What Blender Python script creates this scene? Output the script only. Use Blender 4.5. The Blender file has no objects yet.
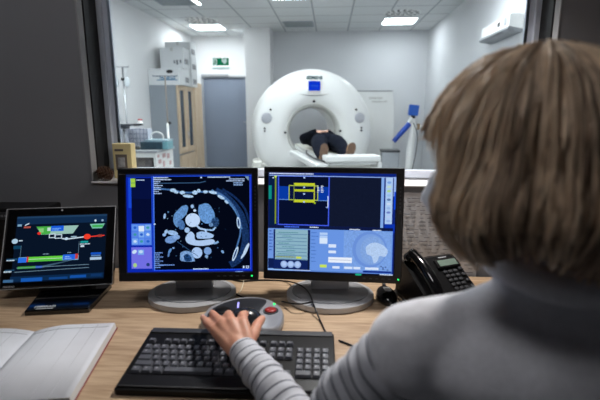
import bpy, bmesh, math, random
from mathutils import Vector, Matrix, noise
random.seed(7)
R = math.radians
PI = math.pi
SC = bpy.context.scene
COL = SC.collection

# ------------------------------------------------------------------ camera geometry
PITCH = R(11.7); YAW = R(3.8); F = 440.0; EYE = 1.31
def ray(px, py):
    a = (px-300)/F; b = (py-200)/F
    f = math.cos(PITCH)-b*math.sin(PITCH); d = math.sin(PITCH)+b*math.cos(PITCH)
    return (a*math.cos(YW)-f*math.sin(YW), f*math.cos(YW)+a*math.sin(YW), -d)
YW = YAW
def at(px, py, Y=None, Z=None, X=None):
    r = ray(px, py)
    t = Y/r[1] if Y is not None else (Z-EYE)/r[2] if Z is not None else X/r[0]
    return Vector((r[0]*t, r[1]*t, EYE+r[2]*t))

cam_d = bpy.data.cameras.new('camera')
cam = bpy.data.objects.new('camera', cam_d); COL.objects.link(cam)
cam.location = (0, 0, EYE); cam.rotation_euler = (R(90)-PITCH, 0, YAW)
cam_d.sensor_width = 36; cam_d.lens = 36*F/600; cam_d.clip_start = 0.02
cam_d.dof.use_dof = True; cam_d.dof.focus_distance = 1.65; cam_d.dof.aperture_fstop = 3.0
SC.camera = cam
vs = SC.view_settings
vs.view_transform = 'Standard'; vs.look = 'None'; vs.gamma = 1; vs.exposure = 0.0; vs.use_curve_mapping = False

# ------------------------------------------------------------------ materials
def srgb(c):
    return tuple(((v/255)/12.92 if v/255 <= .04045 else ((v/255+.055)/1.055)**2.4) for v in c)
MATS = {}
def mat(name, rgb, rough=.5, metal=0, var=.06, scale=30, bump=0.0, bscale=None, coat=0, spec=.5):
    if name in MATS: return MATS[name]
    m = bpy.data.materials.new(name); m.use_nodes = True
    nt = m.node_tree; b = nt.nodes['Principled BSDF']
    c = srgb(rgb)
    tc = nt.nodes.new('ShaderNodeTexCoord'); n = nt.nodes.new('ShaderNodeTexNoise')
    n.inputs['Scale'].default_value = scale; n.inputs['Detail'].default_value = 3
    nt.links.new(tc.outputs['Object'], n.inputs['Vector'])
    rp = nt.nodes.new('ShaderNodeValToRGB')
    rp.color_ramp.elements[0].position = .3; rp.color_ramp.elements[1].position = .7
    rp.color_ramp.elements[0].color = (*[v*(1-var) for v in c], 1)
    rp.color_ramp.elements[1].color = (*[min(1, v*(1+var)) for v in c], 1)
    nt.links.new(n.outputs['Fac'], rp.inputs['Fac']); nt.links.new(rp.outputs['Color'], b.inputs['Base Color'])
    b.inputs['Roughness'].default_value = rough; b.inputs['Metallic'].default_value = metal
    b.inputs['Specular IOR Level'].default_value = spec
    b.inputs['Coat Weight'].default_value = coat
    if bump:
        n2 = nt.nodes.new('ShaderNodeTexNoise'); n2.inputs['Scale'].default_value = bscale or scale*4
        nt.links.new(tc.outputs['Object'], n2.inputs['Vector'])
        bp = nt.nodes.new('ShaderNodeBump'); bp.inputs['Strength'].default_value = bump; bp.inputs['Distance'].default_value = .004
        nt.links.new(n2.outputs['Fac'], bp.inputs['Height']); nt.links.new(bp.outputs['Normal'], b.inputs['Normal'])
    MATS[name] = m
    return m
def emis(name, rgb, k=1.0, noise_amt=0, scale=200):
    if name in MATS: return MATS[name]
    m = bpy.data.materials.new(name); m.use_nodes = True
    nt = m.node_tree; nt.nodes.clear()
    o = nt.nodes.new('ShaderNodeOutputMaterial'); e = nt.nodes.new('ShaderNodeEmission')
    c = srgb(rgb); e.inputs['Color'].default_value = (*c, 1); e.inputs['Strength'].default_value = k
    if noise_amt:
        tc = nt.nodes.new('ShaderNodeTexCoord'); n = nt.nodes.new('ShaderNodeTexNoise')
        n.inputs['Scale'].default_value = scale; n.inputs['Detail'].default_value = 4
        nt.links.new(tc.outputs['Object'], n.inputs['Vector'])
        rp = nt.nodes.new('ShaderNodeValToRGB')
        rp.color_ramp.elements[0].position = .35; rp.color_ramp.elements[1].position = .65
        rp.color_ramp.elements[0].color = (*[v*(1-noise_amt) for v in c], 1)
        rp.color_ramp.elements[1].color = (*[v*(1+noise_amt) for v in c], 1)
        nt.links.new(n.outputs['Fac'], rp.inputs['Fac']); nt.links.new(rp.outputs['Color'], e.inputs['Color'])
    nt.links.new(e.outputs[0], o.inputs[0])
    MATS[name] = m
    return m
def wood(name, c1, c2, axis=0, scale=1.0, rough=.45):
    m = bpy.data.materials.new(name); m.use_nodes = True
    nt = m.node_tree; b = nt.nodes['Principled BSDF']
    tc = nt.nodes.new('ShaderNodeTexCoord'); mp = nt.nodes.new('ShaderNodeMapping')
    s = [9*scale, 9*scale, 9*scale]; s[axis] = .7*scale
    mp.inputs['Scale'].default_value = s
    nt.links.new(tc.outputs['Object'], mp.inputs['Vector'])
    n = nt.nodes.new('ShaderNodeTexNoise'); n.inputs['Scale'].default_value = 2.6; n.inputs['Detail'].default_value = 8; n.inputs['Distortion'].default_value = 1.2
    n2 = nt.nodes.new('ShaderNodeTexNoise'); n2.inputs['Scale'].default_value = 14; n2.inputs['Detail'].default_value = 4
    nt.links.new(mp.outputs[0], n.inputs['Vector']); nt.links.new(mp.outputs[0], n2.inputs['Vector'])
    mx = nt.nodes.new('ShaderNodeMix'); mx.inputs[0].default_value = .35
    nt.links.new(n.outputs['Fac'], mx.inputs[2]); nt.links.new(n2.outputs['Fac'], mx.inputs[3])
    rp = nt.nodes.new('ShaderNodeValToRGB')
    rp.color_ramp.elements[0].position = .36; rp.color_ramp.elements[1].position = .62
    rp.color_ramp.elements[0].color = (*srgb(c1), 1); rp.color_ramp.elements[1].color = (*srgb(c2), 1)
    nt.links.new(mx.outputs[0], rp.inputs['Fac']); nt.links.new(rp.outputs['Color'], b.inputs['Base Color'])
    b.inputs['Roughness'].default_value = rough
    bp = nt.nodes.new('ShaderNodeBump'); bp.inputs['Strength'].default_value = .15; bp.inputs['Distance'].default_value = .002
    nt.links.new(n2.outputs['Fac'], bp.inputs['Height']); nt.links.new(bp.outputs['Normal'], b.inputs['Normal'])
    MATS[name] = m
    return m
def glassy(name, tint=(235, 242, 245), refl=1.0):
    m = bpy.data.materials.new(name); m.use_nodes = True
    nt = m.node_tree; nt.nodes.clear()
    o = nt.nodes.new('ShaderNodeOutputMaterial'); t = nt.nodes.new('ShaderNodeBsdfTransparent'); g = nt.nodes.new('ShaderNodeBsdfGlossy')
    t.inputs['Color'].default_value = (*srgb(tint), 1); g.inputs['Roughness'].default_value = .02
    f = nt.nodes.new('ShaderNodeFresnel'); f.inputs['IOR'].default_value = 1.3
    mx = nt.nodes.new('ShaderNodeMixShader')
    nt.links.new(f.outputs[0], mx.inputs[0]); nt.links.new(t.outputs[0], mx.inputs[1]); nt.links.new(g.outputs[0], mx.inputs[2])
    nt.links.new(mx.outputs[0], o.inputs[0])
    MATS[name] = m
    return m

# ------------------------------------------------------------------ mesh helpers
def bmnew(): return bmesh.new()
def setmi(faces, mi):
    for f in faces: f.material_index = mi
def add_box(bm, c, s, bev=0, mi=0, M=None, seg=2):
    r = bmesh.ops.create_cube(bm, size=1)
    vs_ = r['verts']
    for v in vs_: v.co = Vector((v.co.x*s[0]+c[0], v.co.y*s[1]+c[1], v.co.z*s[2]+c[2]))
    fs = list({f for v in vs_ for f in v.link_faces})
    setmi(fs, mi)
    if bev > 0:
        es = list({e for v in vs_ for e in v.link_edges})
        rr = bmesh.ops.bevel(bm, geom=es, offset=bev, segments=seg, affect='EDGES', profile=.5, clamp_overlap=True)
        setmi(rr['faces'], mi)
        vs_ = list({v for f in rr['faces'] for v in f.verts} | {v for v in vs_ if v.is_valid})
    if M is not None:
        for v in vs_:
            if v.is_valid: v.co = M @ v.co
    return vs_
def frame_of(d):
    d = d.normalized(); a = Vector((0, 0, 1)) if abs(d.z) < .95 else Vector((1, 0, 0))
    u = d.cross(a).normalized(); v = d.cross(u).normalized()
    return u, v
def add_tube(bm, pts, r, seg=8, mi=0, cap=True, mif=None):
    pts = [Vector(p) for p in pts]
    n = len(pts); rad = r if isinstance(r, (list, tuple)) else [r]*n
    rings = []; pu = None
    for i, p in enumerate(pts):
        d = (pts[min(i+1, n-1)]-pts[max(i-1, 0)])
        if d.length < 1e-9: d = Vector((0, 0, 1))
        d.normalize()
        if pu is None: u, v = frame_of(d)
        else:
            u = (pu-d*pu.dot(d)).normalized(); v = d.cross(u).normalized()
        pu = u
        rings.append([bm.verts.new(p+(u*math.cos(2*PI*k/seg)+v*math.sin(2*PI*k/seg))*rad[i]) for k in range(seg)])
    for i in range(n-1):
        for k in range(seg):
            f = bm.faces.new((rings[i][k], rings[i][(k+1) % seg], rings[i+1][(k+1) % seg], rings[i+1][k]))
            f.material_index = mif(i) if mif else mi; f.smooth = True
    if cap:
        for rg in (rings[0], rings[-1]):
            f = bm.faces.new(rg); f.material_index = mi
    return rings
def add_cyl(bm, p0, p1, r0, r1=None, seg=24, mi=0):
    return add_tube(bm, [p0, p1], [r0, r1 if r1 is not None else r0], seg, mi)
def add_lathe(bm, prof, seg=48, M=None, mi=0, mif=None, close=False):
    """prof: (r, h) pairs, turned about local z"""
    M = M or Matrix()
    rings = []
    for r, h in prof:
        if r < 1e-6: rings.append([bm.verts.new(M @ Vector((0, 0, h)))])
        else: rings.append([bm.verts.new(M @ Vector((r*math.cos(2*PI*k/seg), r*math.sin(2*PI*k/seg), h))) for k in range(seg)])
    N = len(rings)
    for i in range(N if close else N-1):
        a, b = rings[i], rings[(i+1) % N]
        for k in range(seg):
            k2 = (k+1) % seg
            if len(a) == 1 and len(b) == 1: continue
            if len(a) == 1: vv = (a[0], b[k], b[k2])
            elif len(b) == 1: vv = (a[k], a[k2], b[0])
            else: vv = (a[k], a[k2], b[k2], b[k])
            f = bm.faces.new(vv); f.smooth = True; f.material_index = mif(i) if mif else mi
def add_prism(bm, poly, z0, z1, M=None, mi=0, bev=0):
    M = M or Matrix()
    a = [bm.verts.new(M @ Vector((x, y, z0))) for x, y in poly]
    b = [bm.verts.new(M @ Vector((x, y, z1))) for x, y in poly]
    n = len(poly); fs = [bm.faces.new(a[::-1]), bm.faces.new(b)]
    for i in range(n): fs.append(bm.faces.new((a[i], a[(i+1) % n], b[(i+1) % n], b[i])))
    setmi(fs, mi)
    if bev:
        es = list({e for f in fs[1:2] for e in f.edges})
        rr = bmesh.ops.bevel(bm, geom=es, offset=bev, segments=3, affect='EDGES', profile=.5, clamp_overlap=True)
        setmi(rr['faces'], mi)
def add_ell(bm, c, r, M=None, mi=0, u=24, v=16):
    M = M or Matrix()
    rr = bmesh.ops.create_uvsphere(bm, u_segments=u, v_segments=v, radius=1)
    for w in rr['verts']: w.co = M @ Vector((w.co.x*r[0]+c[0], w.co.y*r[1]+c[1], w.co.z*r[2]+c[2]))
    for f in {f for w in rr['verts'] for f in w.link_faces}: f.material_index = mi; f.smooth = True
def obj(name, bm, m, parent=None, smooth=False, sub=0):
    me = bpy.data.meshes.new(name)
    bmesh.ops.recalc_face_normals(bm, faces=bm.faces)
    bm.to_mesh(me); bm.free()
    for x in (m if isinstance(m, (list, tuple)) else [m]): me.materials.append(x)
    if smooth:
        for p in me.polygons: p.use_smooth = True
    o = bpy.data.objects.new(name, me); COL.objects.link(o)
    if parent: o.parent = parent
    if sub:
        md = o.modifiers.new('sub', 'SUBSURF'); md.levels = sub; md.render_levels = sub
    return o
def tag(o, label=None, cat=None, group=None, kind=None):
    if label: o['label'] = label
    if cat: o['category'] = cat
    if group: o['group'] = group
    if kind: o['kind'] = kind
    return o
def thing(name, label, cat, loc=(0, 0, 0), rz=0, group=None):
    o = bpy.data.objects.new(name, None); COL.objects.link(o); o.empty_display_size = .1
    o.location = loc; o.rotation_euler = (0, 0, rz)
    return tag(o, label, cat, group)
def struct(name, bm, m, parent=None, smooth=False):
    o = obj(name, bm, m, parent, smooth)
    if not parent: o['kind'] = 'structure'
    return o
def box_obj(name, c, s, m, parent=None, bev=0, kind=None, seg=2):
    bm = bmnew(); add_box(bm, c, s, bev, seg=seg); o = obj(name, bm, m, parent)
    if kind: o['kind'] = kind
    return o
def children(o): return [c for c in bpy.data.objects if c.parent == o]
def copy_tree(o, parent=None):
    c = o.copy(); COL.objects.link(c)
    if parent: c.parent = parent
    for ch in children(o): copy_tree(ch, c)
    return c
def text_into(bm, s, size, M, mi=0, bold=0.0, align='CENTER'):
    cu = bpy.data.curves.new('t', 'FONT'); cu.body = s; cu.size = size; cu.extrude = .0008; cu.offset = bold
    cu.align_x = align; cu.align_y = 'CENTER'; cu.resolution_u = 3
    to = bpy.data.objects.new('t', cu); COL.objects.link(to)
    dg = bpy.context.evaluated_depsgraph_get(); me = bpy.data.meshes.new_from_object(to.evaluated_get(dg))
    n0 = len(bm.verts); f0 = len(bm.faces)
    bm.from_mesh(me); bm.verts.ensure_lookup_table(); bm.faces.ensure_lookup_table()
    for v in bm.verts[n0:]: v.co = M @ v.co
    for f in bm.faces[f0:]: f.material_index = mi
    bpy.data.objects.remove(to); bpy.data.curves.remove(cu); bpy.data.meshes.remove(me)
def organic(name, prims, voxel, m, parent=None, smooth_it=4, fac=.5):
    """one continuous surface grown over round cones and ellipsoids"""
    bm = bmnew()
    for p in prims:
        if p[0] == 'c':
            _, a, ra, b, rb = p; a = Vector(a); b = Vector(b)
            for q, r in ((a, ra), (b, rb)):
                rr = bmesh.ops.create_icosphere(bm, subdivisions=3, radius=r)
                for w in rr['verts']: w.co += q
            if (b-a).length > 1e-5: add_cyl(bm, a, b, ra, rb, 20)
        else:
            _, c, r, M = p
            rr = bmesh.ops.create_icosphere(bm, subdivisions=4, radius=1)
            for w in rr['verts']: w.co = Vector(c)+(M @ Vector((w.co.x*r[0], w.co.y*r[1], w.co.z*r[2])))
    bmesh.ops.recalc_face_normals(bm, faces=bm.faces)
    me = bpy.data.meshes.new('tmp'); bm.to_mesh(me); bm.free()
    t = bpy.data.objects.new('tmp', me); COL.objects.link(t)
    md = t.modifiers.new('r', 'REMESH'); md.mode = 'VOXEL'; md.voxel_size = voxel
    if smooth_it:
        ms = t.modifiers.new('s', 'SMOOTH'); ms.iterations = smooth_it; ms.factor = fac
    dg = bpy.context.evaluated_depsgraph_get(); dg.update()
    nm = bpy.data.meshes.new_from_object(t.evaluated_get(dg)); nm.name = name
    bpy.data.objects.remove(t)
    nm.materials.clear(); nm.materials.append(m)
    for p in nm.polygons: p.use_smooth = True; p.material_index = 0
    o = bpy.data.objects.new(name, nm); COL.objects.link(o)
    if parent: o.parent = parent
    return o
def chain(pts, rad):
    return [('c', pts[i], rad[i], pts[i+1], rad[i+1]) for i in range(len(pts)-1)]
def spline(pts, n=8):
    pts = [Vector(p) for p in pts]; out = []
    P_ = [pts[0]*2-pts[1]]+pts+[pts[-1]*2-pts[-2]]
    for i in range(1, len(P_)-2):
        for k in range(n):
            t = k/n; a, b, c, d = P_[i-1], P_[i], P_[i+1], P_[i+2]
            out.append(.5*((2*b)+(c-a)*t+(2*a-5*b+4*c-d)*t*t+(3*b-a-3*c+d)*t**3))
    out.append(pts[-1]); return out
I3 = Matrix.Identity(3)

# ------------------------------------------------------------------ common materials
m_walls_shaded = mat('scan_wall_paint_shaded', (207, 208, 211), .85, var=.015, scale=3, bump=.03, bscale=200)  # scan wall paint, greyed to stand for weaker light at back and right
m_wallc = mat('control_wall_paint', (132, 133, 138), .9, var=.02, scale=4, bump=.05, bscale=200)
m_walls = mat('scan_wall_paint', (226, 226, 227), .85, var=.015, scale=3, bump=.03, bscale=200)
m_reveal = mat('reveal_plaster', (150, 150, 152), .7, var=.02)
m_white = mat('white_plastic', (232, 232, 230), .35, var=.015, scale=8)
m_cream = mat('cream_plastic', (228, 226, 218), .4, var=.015, scale=8)
m_black = mat('black_plastic', (13, 13, 15), .38, var=.12, scale=60, spec=.35)
m_blackg = mat('gloss_black', (10, 10, 12), .12, var=.1, scale=40, coat=.4)
m_dgrey = mat('dark_grey_plastic', (52, 54, 58), .42, var=.08, scale=60)
m_silver = mat('silver_plastic', (178, 180, 184), .32, metal=.2, var=.03, scale=20)
m_steel = mat('steel', (170, 172, 175), .3, metal=.9, var=.05, scale=30)
m_alu = mat('grey_aluminium', (196, 203, 216), .4, metal=0, var=.03)
m_rubber = mat('black_rubber', (16, 15, 18), .6, var=.1)
m_paper = mat('paper', (214, 217, 224), .8, var=.02, scale=20)
m_ink = mat('print_ink', (120, 120, 126), .8, var=.05)
m_glass = glassy('window_glass')
m_screenglass = mat('dark_screen', (6, 7, 12), .25, var=.1)

# ================================================================== SETTING
H = 2.85
GY0, GY1 = 1.50, 1.85           # wall with the observation window
WX0, WX1, WZ0, WZ1 = -.845, .711, 1.05, 1.84
SXL, SXR = -3.03, 1.95
CXL, CXR, CYB = -2.3, 2.0, -1.6
m_floor = mat('vinyl_floor', (156, 157, 158), .35, var=.05, scale=14)
box_obj('floor', ((SXL+SXR)/2, 4.2, -.05), (SXR-SXL+.6, 12.2, .1), m_floor, kind='structure')
def wallbox(name, x0, x1, y0, y1, z0, z1, m):
    return box_obj(name, ((x0+x1)/2, (y0+y1)/2, (z0+z1)/2), (x1-x0, y1-y0, z1-z0), m, kind='structure')
# the partition, one mesh with the opening cut out, two paints
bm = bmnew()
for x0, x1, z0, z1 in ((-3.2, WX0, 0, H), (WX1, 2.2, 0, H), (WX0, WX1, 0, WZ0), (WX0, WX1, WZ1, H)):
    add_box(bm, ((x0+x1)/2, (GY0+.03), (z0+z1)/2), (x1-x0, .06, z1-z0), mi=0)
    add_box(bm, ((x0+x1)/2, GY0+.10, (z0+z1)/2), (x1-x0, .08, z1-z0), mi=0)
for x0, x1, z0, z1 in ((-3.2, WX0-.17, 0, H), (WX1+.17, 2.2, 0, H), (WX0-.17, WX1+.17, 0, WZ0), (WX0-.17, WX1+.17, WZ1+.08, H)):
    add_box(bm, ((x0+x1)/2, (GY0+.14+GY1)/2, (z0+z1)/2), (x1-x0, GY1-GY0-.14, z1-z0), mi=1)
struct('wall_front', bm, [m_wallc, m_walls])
# opening: sill, reveal lining, seal, metal frame, pane
w1 = thing('window_1', None, None, (0, 0, 0)); w1['kind'] = 'structure'
bm = bmnew()
for x, s in ((WX0, 1), (WX1, -1)):
    add_box(bm, (x+s*.003, GY0+.0165, (WZ0+WZ1)/2), (.006, .036, WZ1-WZ0), .002)
add_box(bm, ((WX0+WX1)/2, GY0+.028, WZ1-.003), (WX1-WX0, .07, .006), .002)
obj('window_reveal', bm, m_reveal, w1)
bm = bmnew(); add_box(bm, ((WX0+WX1)/2, GY0+.055, WZ0+.003), (WX1-WX0, .125, .006), .002); obj('window_sill', bm, mat('sill_grey', (205, 205, 208), .4), w1)
bm = bmnew()
for x, s in ((WX0, 1), (WX1, -1)):
    add_box(bm, (x+s*.005, 1.577, (WZ0+WZ1)/2), (.010, .084, WZ1-WZ0-.02), .002)
add_box(bm, ((WX0+WX1)/2, 1.589, WZ1-.006), (WX1-WX0-.03, .062, .012), .002)
obj('window_seal', bm, m_rubber, w1)
bm = bmnew()
for x, s in ((WX0, 1), (WX1, -1)):
    add_box(bm, (x+s*.013, 1.632, (WZ0+WZ1)/2), (.026, .024, WZ1-WZ0), .002)
    add_box(bm, (x+s*.026, 1.640, (WZ0+WZ1)/2), (.052, .012, WZ1-WZ0), .002)
for z, s in ((WZ0+.012, 1), (WZ1, -1)):
    add_box(bm, ((WX0+WX1)/2, 1.635, z+s*.014), (WX1-WX0, .03, .028), .003)
obj('window_frame', bm, m_alu, w1)
box_obj('pane', ((WX0+WX1)/2, 1.637, (WZ0+WZ1)/2), (WX1-WX0-.084, .006, WZ1-WZ0-.06), m_glass, w1)
bm = bmnew(); add_box(bm, ((WX0+WX1)/2, 1.75, WZ0+.004), (WX1-WX0+.3, .2, .008), .002); struct('trim_1', bm, m_white)

# scanner room
wallbox('wall_left', SXL-.15, SXL, GY1, 10.2, 0, H, m_walls)
wallbox('wall_right', SXR, SXR+.15, GY1, 10.2, 0, H, m_walls_shaded)
wallbox('wall_back', -1.18, SXR, 9.43, 10.0, 0, H, m_walls_shaded)
wallbox('wall_pillar', -1.68, -1.18, 8.95, 10.0, 0, H, m_walls)
# recess with the door opening
dx0, dx1, dz1 = -2.84, -1.70, 2.0
bm = bmnew()
for x0, x1, z0, z1 in ((SXL, dx0, 0, H), (dx0, -1.68, dz1, H)):
    add_box(bm, ((x0+x1)/2, 9.93, (z0+z1)/2), (x1-x0, .14, z1-z0))
struct('wall_recess', bm, m_walls)
m_door = mat('door_grey_blue', (122, 131, 147), .35, var=.02, scale=3)
d1 = thing('door_1', None, None, (0, 0, 0)); d1['kind'] = 'structure'
bm = bmnew()
add_box(bm, ((dx0+dx1)/2+.02, 9.92, dz1/2), (dx1-dx0-.04, .05, dz1-.02), .004)
obj('door_leaf', bm, m_door, d1)
bm = bmnew()
add_box(bm, (dx0+.02, 9.89, dz1/2), (.04, .09, dz1), .003); add_box(bm, ((dx0+dx1)/2, 9.89, dz1-.0), (dx1-dx0, .09, .035), .003)
obj('door_frame', bm, mat('door_frame_grey', (165, 168, 172), .4), d1)
bm = bmnew(); add_box(bm, (dx0+.32, 9.83, 2.03), (.6, .035, .05), .006); obj('door_closer', bm, m_steel, d1)
bm = bmnew(); add_cyl(bm, (-1.8, 9.895, 1.02), (-1.8, 9.84, 1.02), .012, seg=12); add_cyl(bm, (-1.8, 9.845, 1.02), (-1.93, 9.845, 1.02), .01, seg=12)
obj('door_handle', bm, m_steel, d1)

# ceiling with tile grid
def ceiling_mat():
    m = bpy.data.materials.new('ceiling_tiles'); m.use_nodes = True
    nt = m.node_tree; b = nt.nodes['Principled BSDF']; b.inputs['Roughness'].default_value = .9
    tc = nt.nodes.new('ShaderNodeTexCoord'); mp = nt.nodes.new('ShaderNodeMapping')
    mp.inputs['Location'].default_value = (.29, .23, 0)
    br = nt.nodes.new('ShaderNodeTexBrick'); br.offset = 0; br.squash = 1
    br.inputs['Scale'].default_value = 1; br.inputs['Brick Width'].default_value = .625; br.inputs['Row Height'].default_value = .625
    br.inputs['Mortar Size'].default_value = .014; br.inputs['Mortar Smooth'].default_value = .1
    br.inputs['Color1'].default_value = (*srgb((214, 216, 216)), 1); br.inputs['Color2'].default_value = (*srgb((208, 211, 212)), 1)
    br.inputs['Mortar'].default_value = (*srgb((160, 163, 165)), 1)
    nt.links.new(tc.outputs['Object'], mp.inputs[0]); nt.links.new(mp.outputs[0], br.inputs['Vector'])
    n = nt.nodes.new('ShaderNodeTexNoise'); n.inputs['Scale'].default_value = 120
    bp = nt.nodes.new('ShaderNodeBump'); bp.inputs['Strength'].default_value = .1
    nt.links.new(tc.outputs['Object'], n.inputs['Vector']); nt.links.new(n.outputs['Fac'], bp.inputs['Height'])
    nt.links.new(bp.outputs['Normal'], b.inputs['Normal']); nt.links.new(br.outputs['Color'], b.inputs['Base Color'])
    return m
m_ceil = ceiling_mat()
box_obj('ceiling', ((SXL+SXR)/2, 5.9, H+.05), (SXR-SXL+.3, 8.3, .1), m_ceil, kind='structure')
# control room shell
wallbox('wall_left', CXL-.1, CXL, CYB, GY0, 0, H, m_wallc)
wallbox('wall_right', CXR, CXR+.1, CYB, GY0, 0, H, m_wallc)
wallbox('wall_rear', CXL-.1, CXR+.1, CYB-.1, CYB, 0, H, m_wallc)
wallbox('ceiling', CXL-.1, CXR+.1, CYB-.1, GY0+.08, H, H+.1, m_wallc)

# ------------------------------------------------------------------ ceiling fittings
K_LIGHT = 40
m_lamp = emis('lamp_panel', (255, 252, 250), K_LIGHT)
m_lamp_soft = emis('lamp_panel_soft', (255, 252, 250), 26)
def ceiling_light(x, y, label, sx=.6, sy=.6, z=H, m=None):
    t = thing('ceiling_light', label, 'ceiling light', (x, y, z), 0, 'square ceiling lights')
    bm = bmnew()
    for a, b, c, d in ((0, sy/2-.012, sx, .024), (0, -sy/2+.012, sx, .024), (sx/2-.012, 0, .024, sy-.048), (-sx/2+.012, 0, .024, sy-.048)):
        add_box(bm, (a, b, -.004), (c, d, .012), .002)
    obj('frame', bm, m_white, t)
    bm = bmnew(); add_box(bm, (0, 0, -.003), (sx-.05, sy-.05, .006)); obj('diffuser', bm, m or m_lamp, t)
    return t
ceiling_light(-2.36, 8.83, 'lit square ceiling light by the exit sign, beyond the round air outlet')
ceiling_light(1.22, 8.46, 'lit square ceiling light towards the right wall, beyond a round air outlet', m=m_lamp_soft)
ceiling_light(-.56, 6.44, 'lit square ceiling light at the top edge of the view, above the scanner')
for x, y in ((-.56, 3.9), (-2.2, 5.0), (1.2, 5.0), (.4, 2.7)):
    ceiling_light(x, y, 'lit square ceiling light overhead, out of the picture above the window')
def diffuser(x, y, label):
    t = thing('air_outlet', label, 'air outlet', (x, y, H), 0, 'round swirl air outlets')
    bm = bmnew(); add_lathe(bm, [(0, -.006), (.27, -.006), (.295, -.001), (.295, .0)], 40); obj('face_plate', bm, m_white, t)
    bm = bmnew()
    for ring, (r0, r1, n) in enumerate(((.04, .10, 6), (.125, .19, 11), (.215, .275, 16))):
        for k in range(n):
            a = 2*PI*k/n+ring*.2; da = .62*2*PI/n/2
            p = []
            for rr, aa in ((r0, a-da), (r0, a+da*.3), (r1, a+da), (r1, a-da*.3)):
                p.append((rr*math.cos(aa), rr*math.sin(aa)))
            add_prism(bm, p, -.0085, -.0055)
    s = obj('slots', bm, m_rubber, t)
diffuser(-2.31, 8.17, 'round swirl air outlet beside the light near the exit sign')
diffuser(1.16, 7.78, 'round swirl air outlet near the right wall, before the ceiling light')
def vent(x, y, label, sx=.56, sy=.56):
    t = thing('ceiling_vent', label, 'ceiling vent', (x, y, H), 0, 'grey ceiling vents')
    bm = bmnew(); add_box(bm, (0, 0, -.003), (sx, sy, .006), .002); obj('backing', bm, mat('vent_grey', (150, 158, 164), .6), t)
    bm = bmnew()
    for k in range(9): add_box(bm, (0, -sy/2+.04+k*(sy-.08)/8, -.009), (sx-.06, .02, .006))
    obj('louvres', bm, mat('louvre_grey', (150, 156, 158), .5), t)
    return t
vent(-.6, 8.63, 'square grey louvred ceiling vent in front of the back wall')
vent(-2.28, 6.72, 'square grey ceiling vent at the top left edge of the view')
ceiling_light(-1.97, 6.72, 'slim lit ceiling light beside the grey vent at top left', .1, .5)

# ------------------------------------------------------------------ exit sign (writing free pictogram)
t = thing('exit_sign', 'green and white escape route sign above the grey door', 'sign', (-2.38, 9.86, 2.3)); t.scale = (1.15, 1, 1.2)
bm = bmnew(); add_box(bm, (0, -.01, 0), (.33, .02, .17), .003); obj('sign_plate', bm, m_white, t)
m_green = emis('sign_green', (8, 130, 84), .9)
m_signw = emis('sign_white', (225, 240, 232), .9)
bm = bmnew(); add_box(bm, (0, -.022, .012), (.31, .004, .13))
obj('sign_face', bm, m_green, t)
bm = bmnew()
add_box(bm, (-.108, -.026, .01), (.07, .003, .115)); obj('pictogram_door', bm, m_signw, t); bm = bmnew()
add_prism(bm, [(.02, .06), (.045, .06), (.058, .02), (.08, .055), (.11, .055), (.12, .0), (.075, -.045), (.02, .0)], 0, .003, Matrix.Translation((0, -.0245, .012)) @ Matrix.Rotation(R(90), 4, 'X'))
obj('pictogram_arrow', bm, m_signw, t)
bm = bmnew()
M = Matrix.Translation((-.108, -.0275, .01)) @ Matrix.Rotation(R(90), 4, 'X')
add_prism(bm, [(-.005, .032), (.012, .03), (.01, .048), (-.004, .05)], 0, .002, M)
add_prism(bm, [(-.02, .02), (.01, .026), (.022, .008), (.01, -.004), (.02, -.03), (.01, -.048), (-.002, -.02), (-.022, -.044), (-.03, -.036), (-.01, -.008), (-.008, .01)], 0, .002, M)
obj('running_figure', bm, m_green, t)
box_obj('light_base', (0, -.015, -.095), (.33, .04, .02), mat('sign_base', (150, 180, 175), .4), t, .003)

# ------------------------------------------------------------------ wall unit on the right
t = thing('wall_unit', 'long white boxy air unit high on the right wall', 'air unit', (SXR, 5.33, 2.11))
bm = bmnew()
My = Matrix.Rotation(R(90), 4, 'X')
add_prism(bm, [(-.14, .03), (0, 0), (0, .15), (-.12, .15), (-.14, .14)], -.45, .45, My, bev=0)
obj('body', bm, m_white, t)
bm = bmnew(); add_prism(bm, [(-.15, .005), (-.13, -.012), (0, -.03), (0, 0), (-.14, .03)], -.45, .45, My); obj('bottom_grille', bm, mat('grille_grey', (135, 138, 142), .5), t)
box_obj('sensor', (-.142, -.16, .09), (.008, .06, .045), m_black, t, .004)
box_obj('indicator', (-.142, -.34, .09), (.006, .07, .08), mat('pale_grey', (165, 168, 172), .5), t, .002)
box_obj('end_cap', (-.07, .42, .078), (.148, .06, .14), mat('pale_grey2', (190, 192, 196), .5), t, .004)

# ================================================================== CT SCANNER
GA = R(11)
gc = at(313, 131.5, Y=7.35)
sc = thing('ct_scanner', 'large white ring shaped CT scanner gantry with a blue display', 'CT scanner', (gc.x, gc.y, 0), GA)
gz = gc.z; RO = 1.0
Mg = Matrix.Translation((0, 0, gz)) @ Matrix.Rotation(R(90), 4, 'X')    # local z of lathe points to the viewer (-y)
bm = bmnew()
prof = [(.385, -.75), (.385, -.12), (.40, -.04), (.44, .03), (.52, .075), (.60, .09), (.88, .06), (.935, .03), (.95, .012), (.985, -.03), (RO, -.09), (RO, -.70), (.95, -.76), (.6, -.80), (.43, -.79)]
add_lathe(bm, prof, 96, Mg, close=True)
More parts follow.
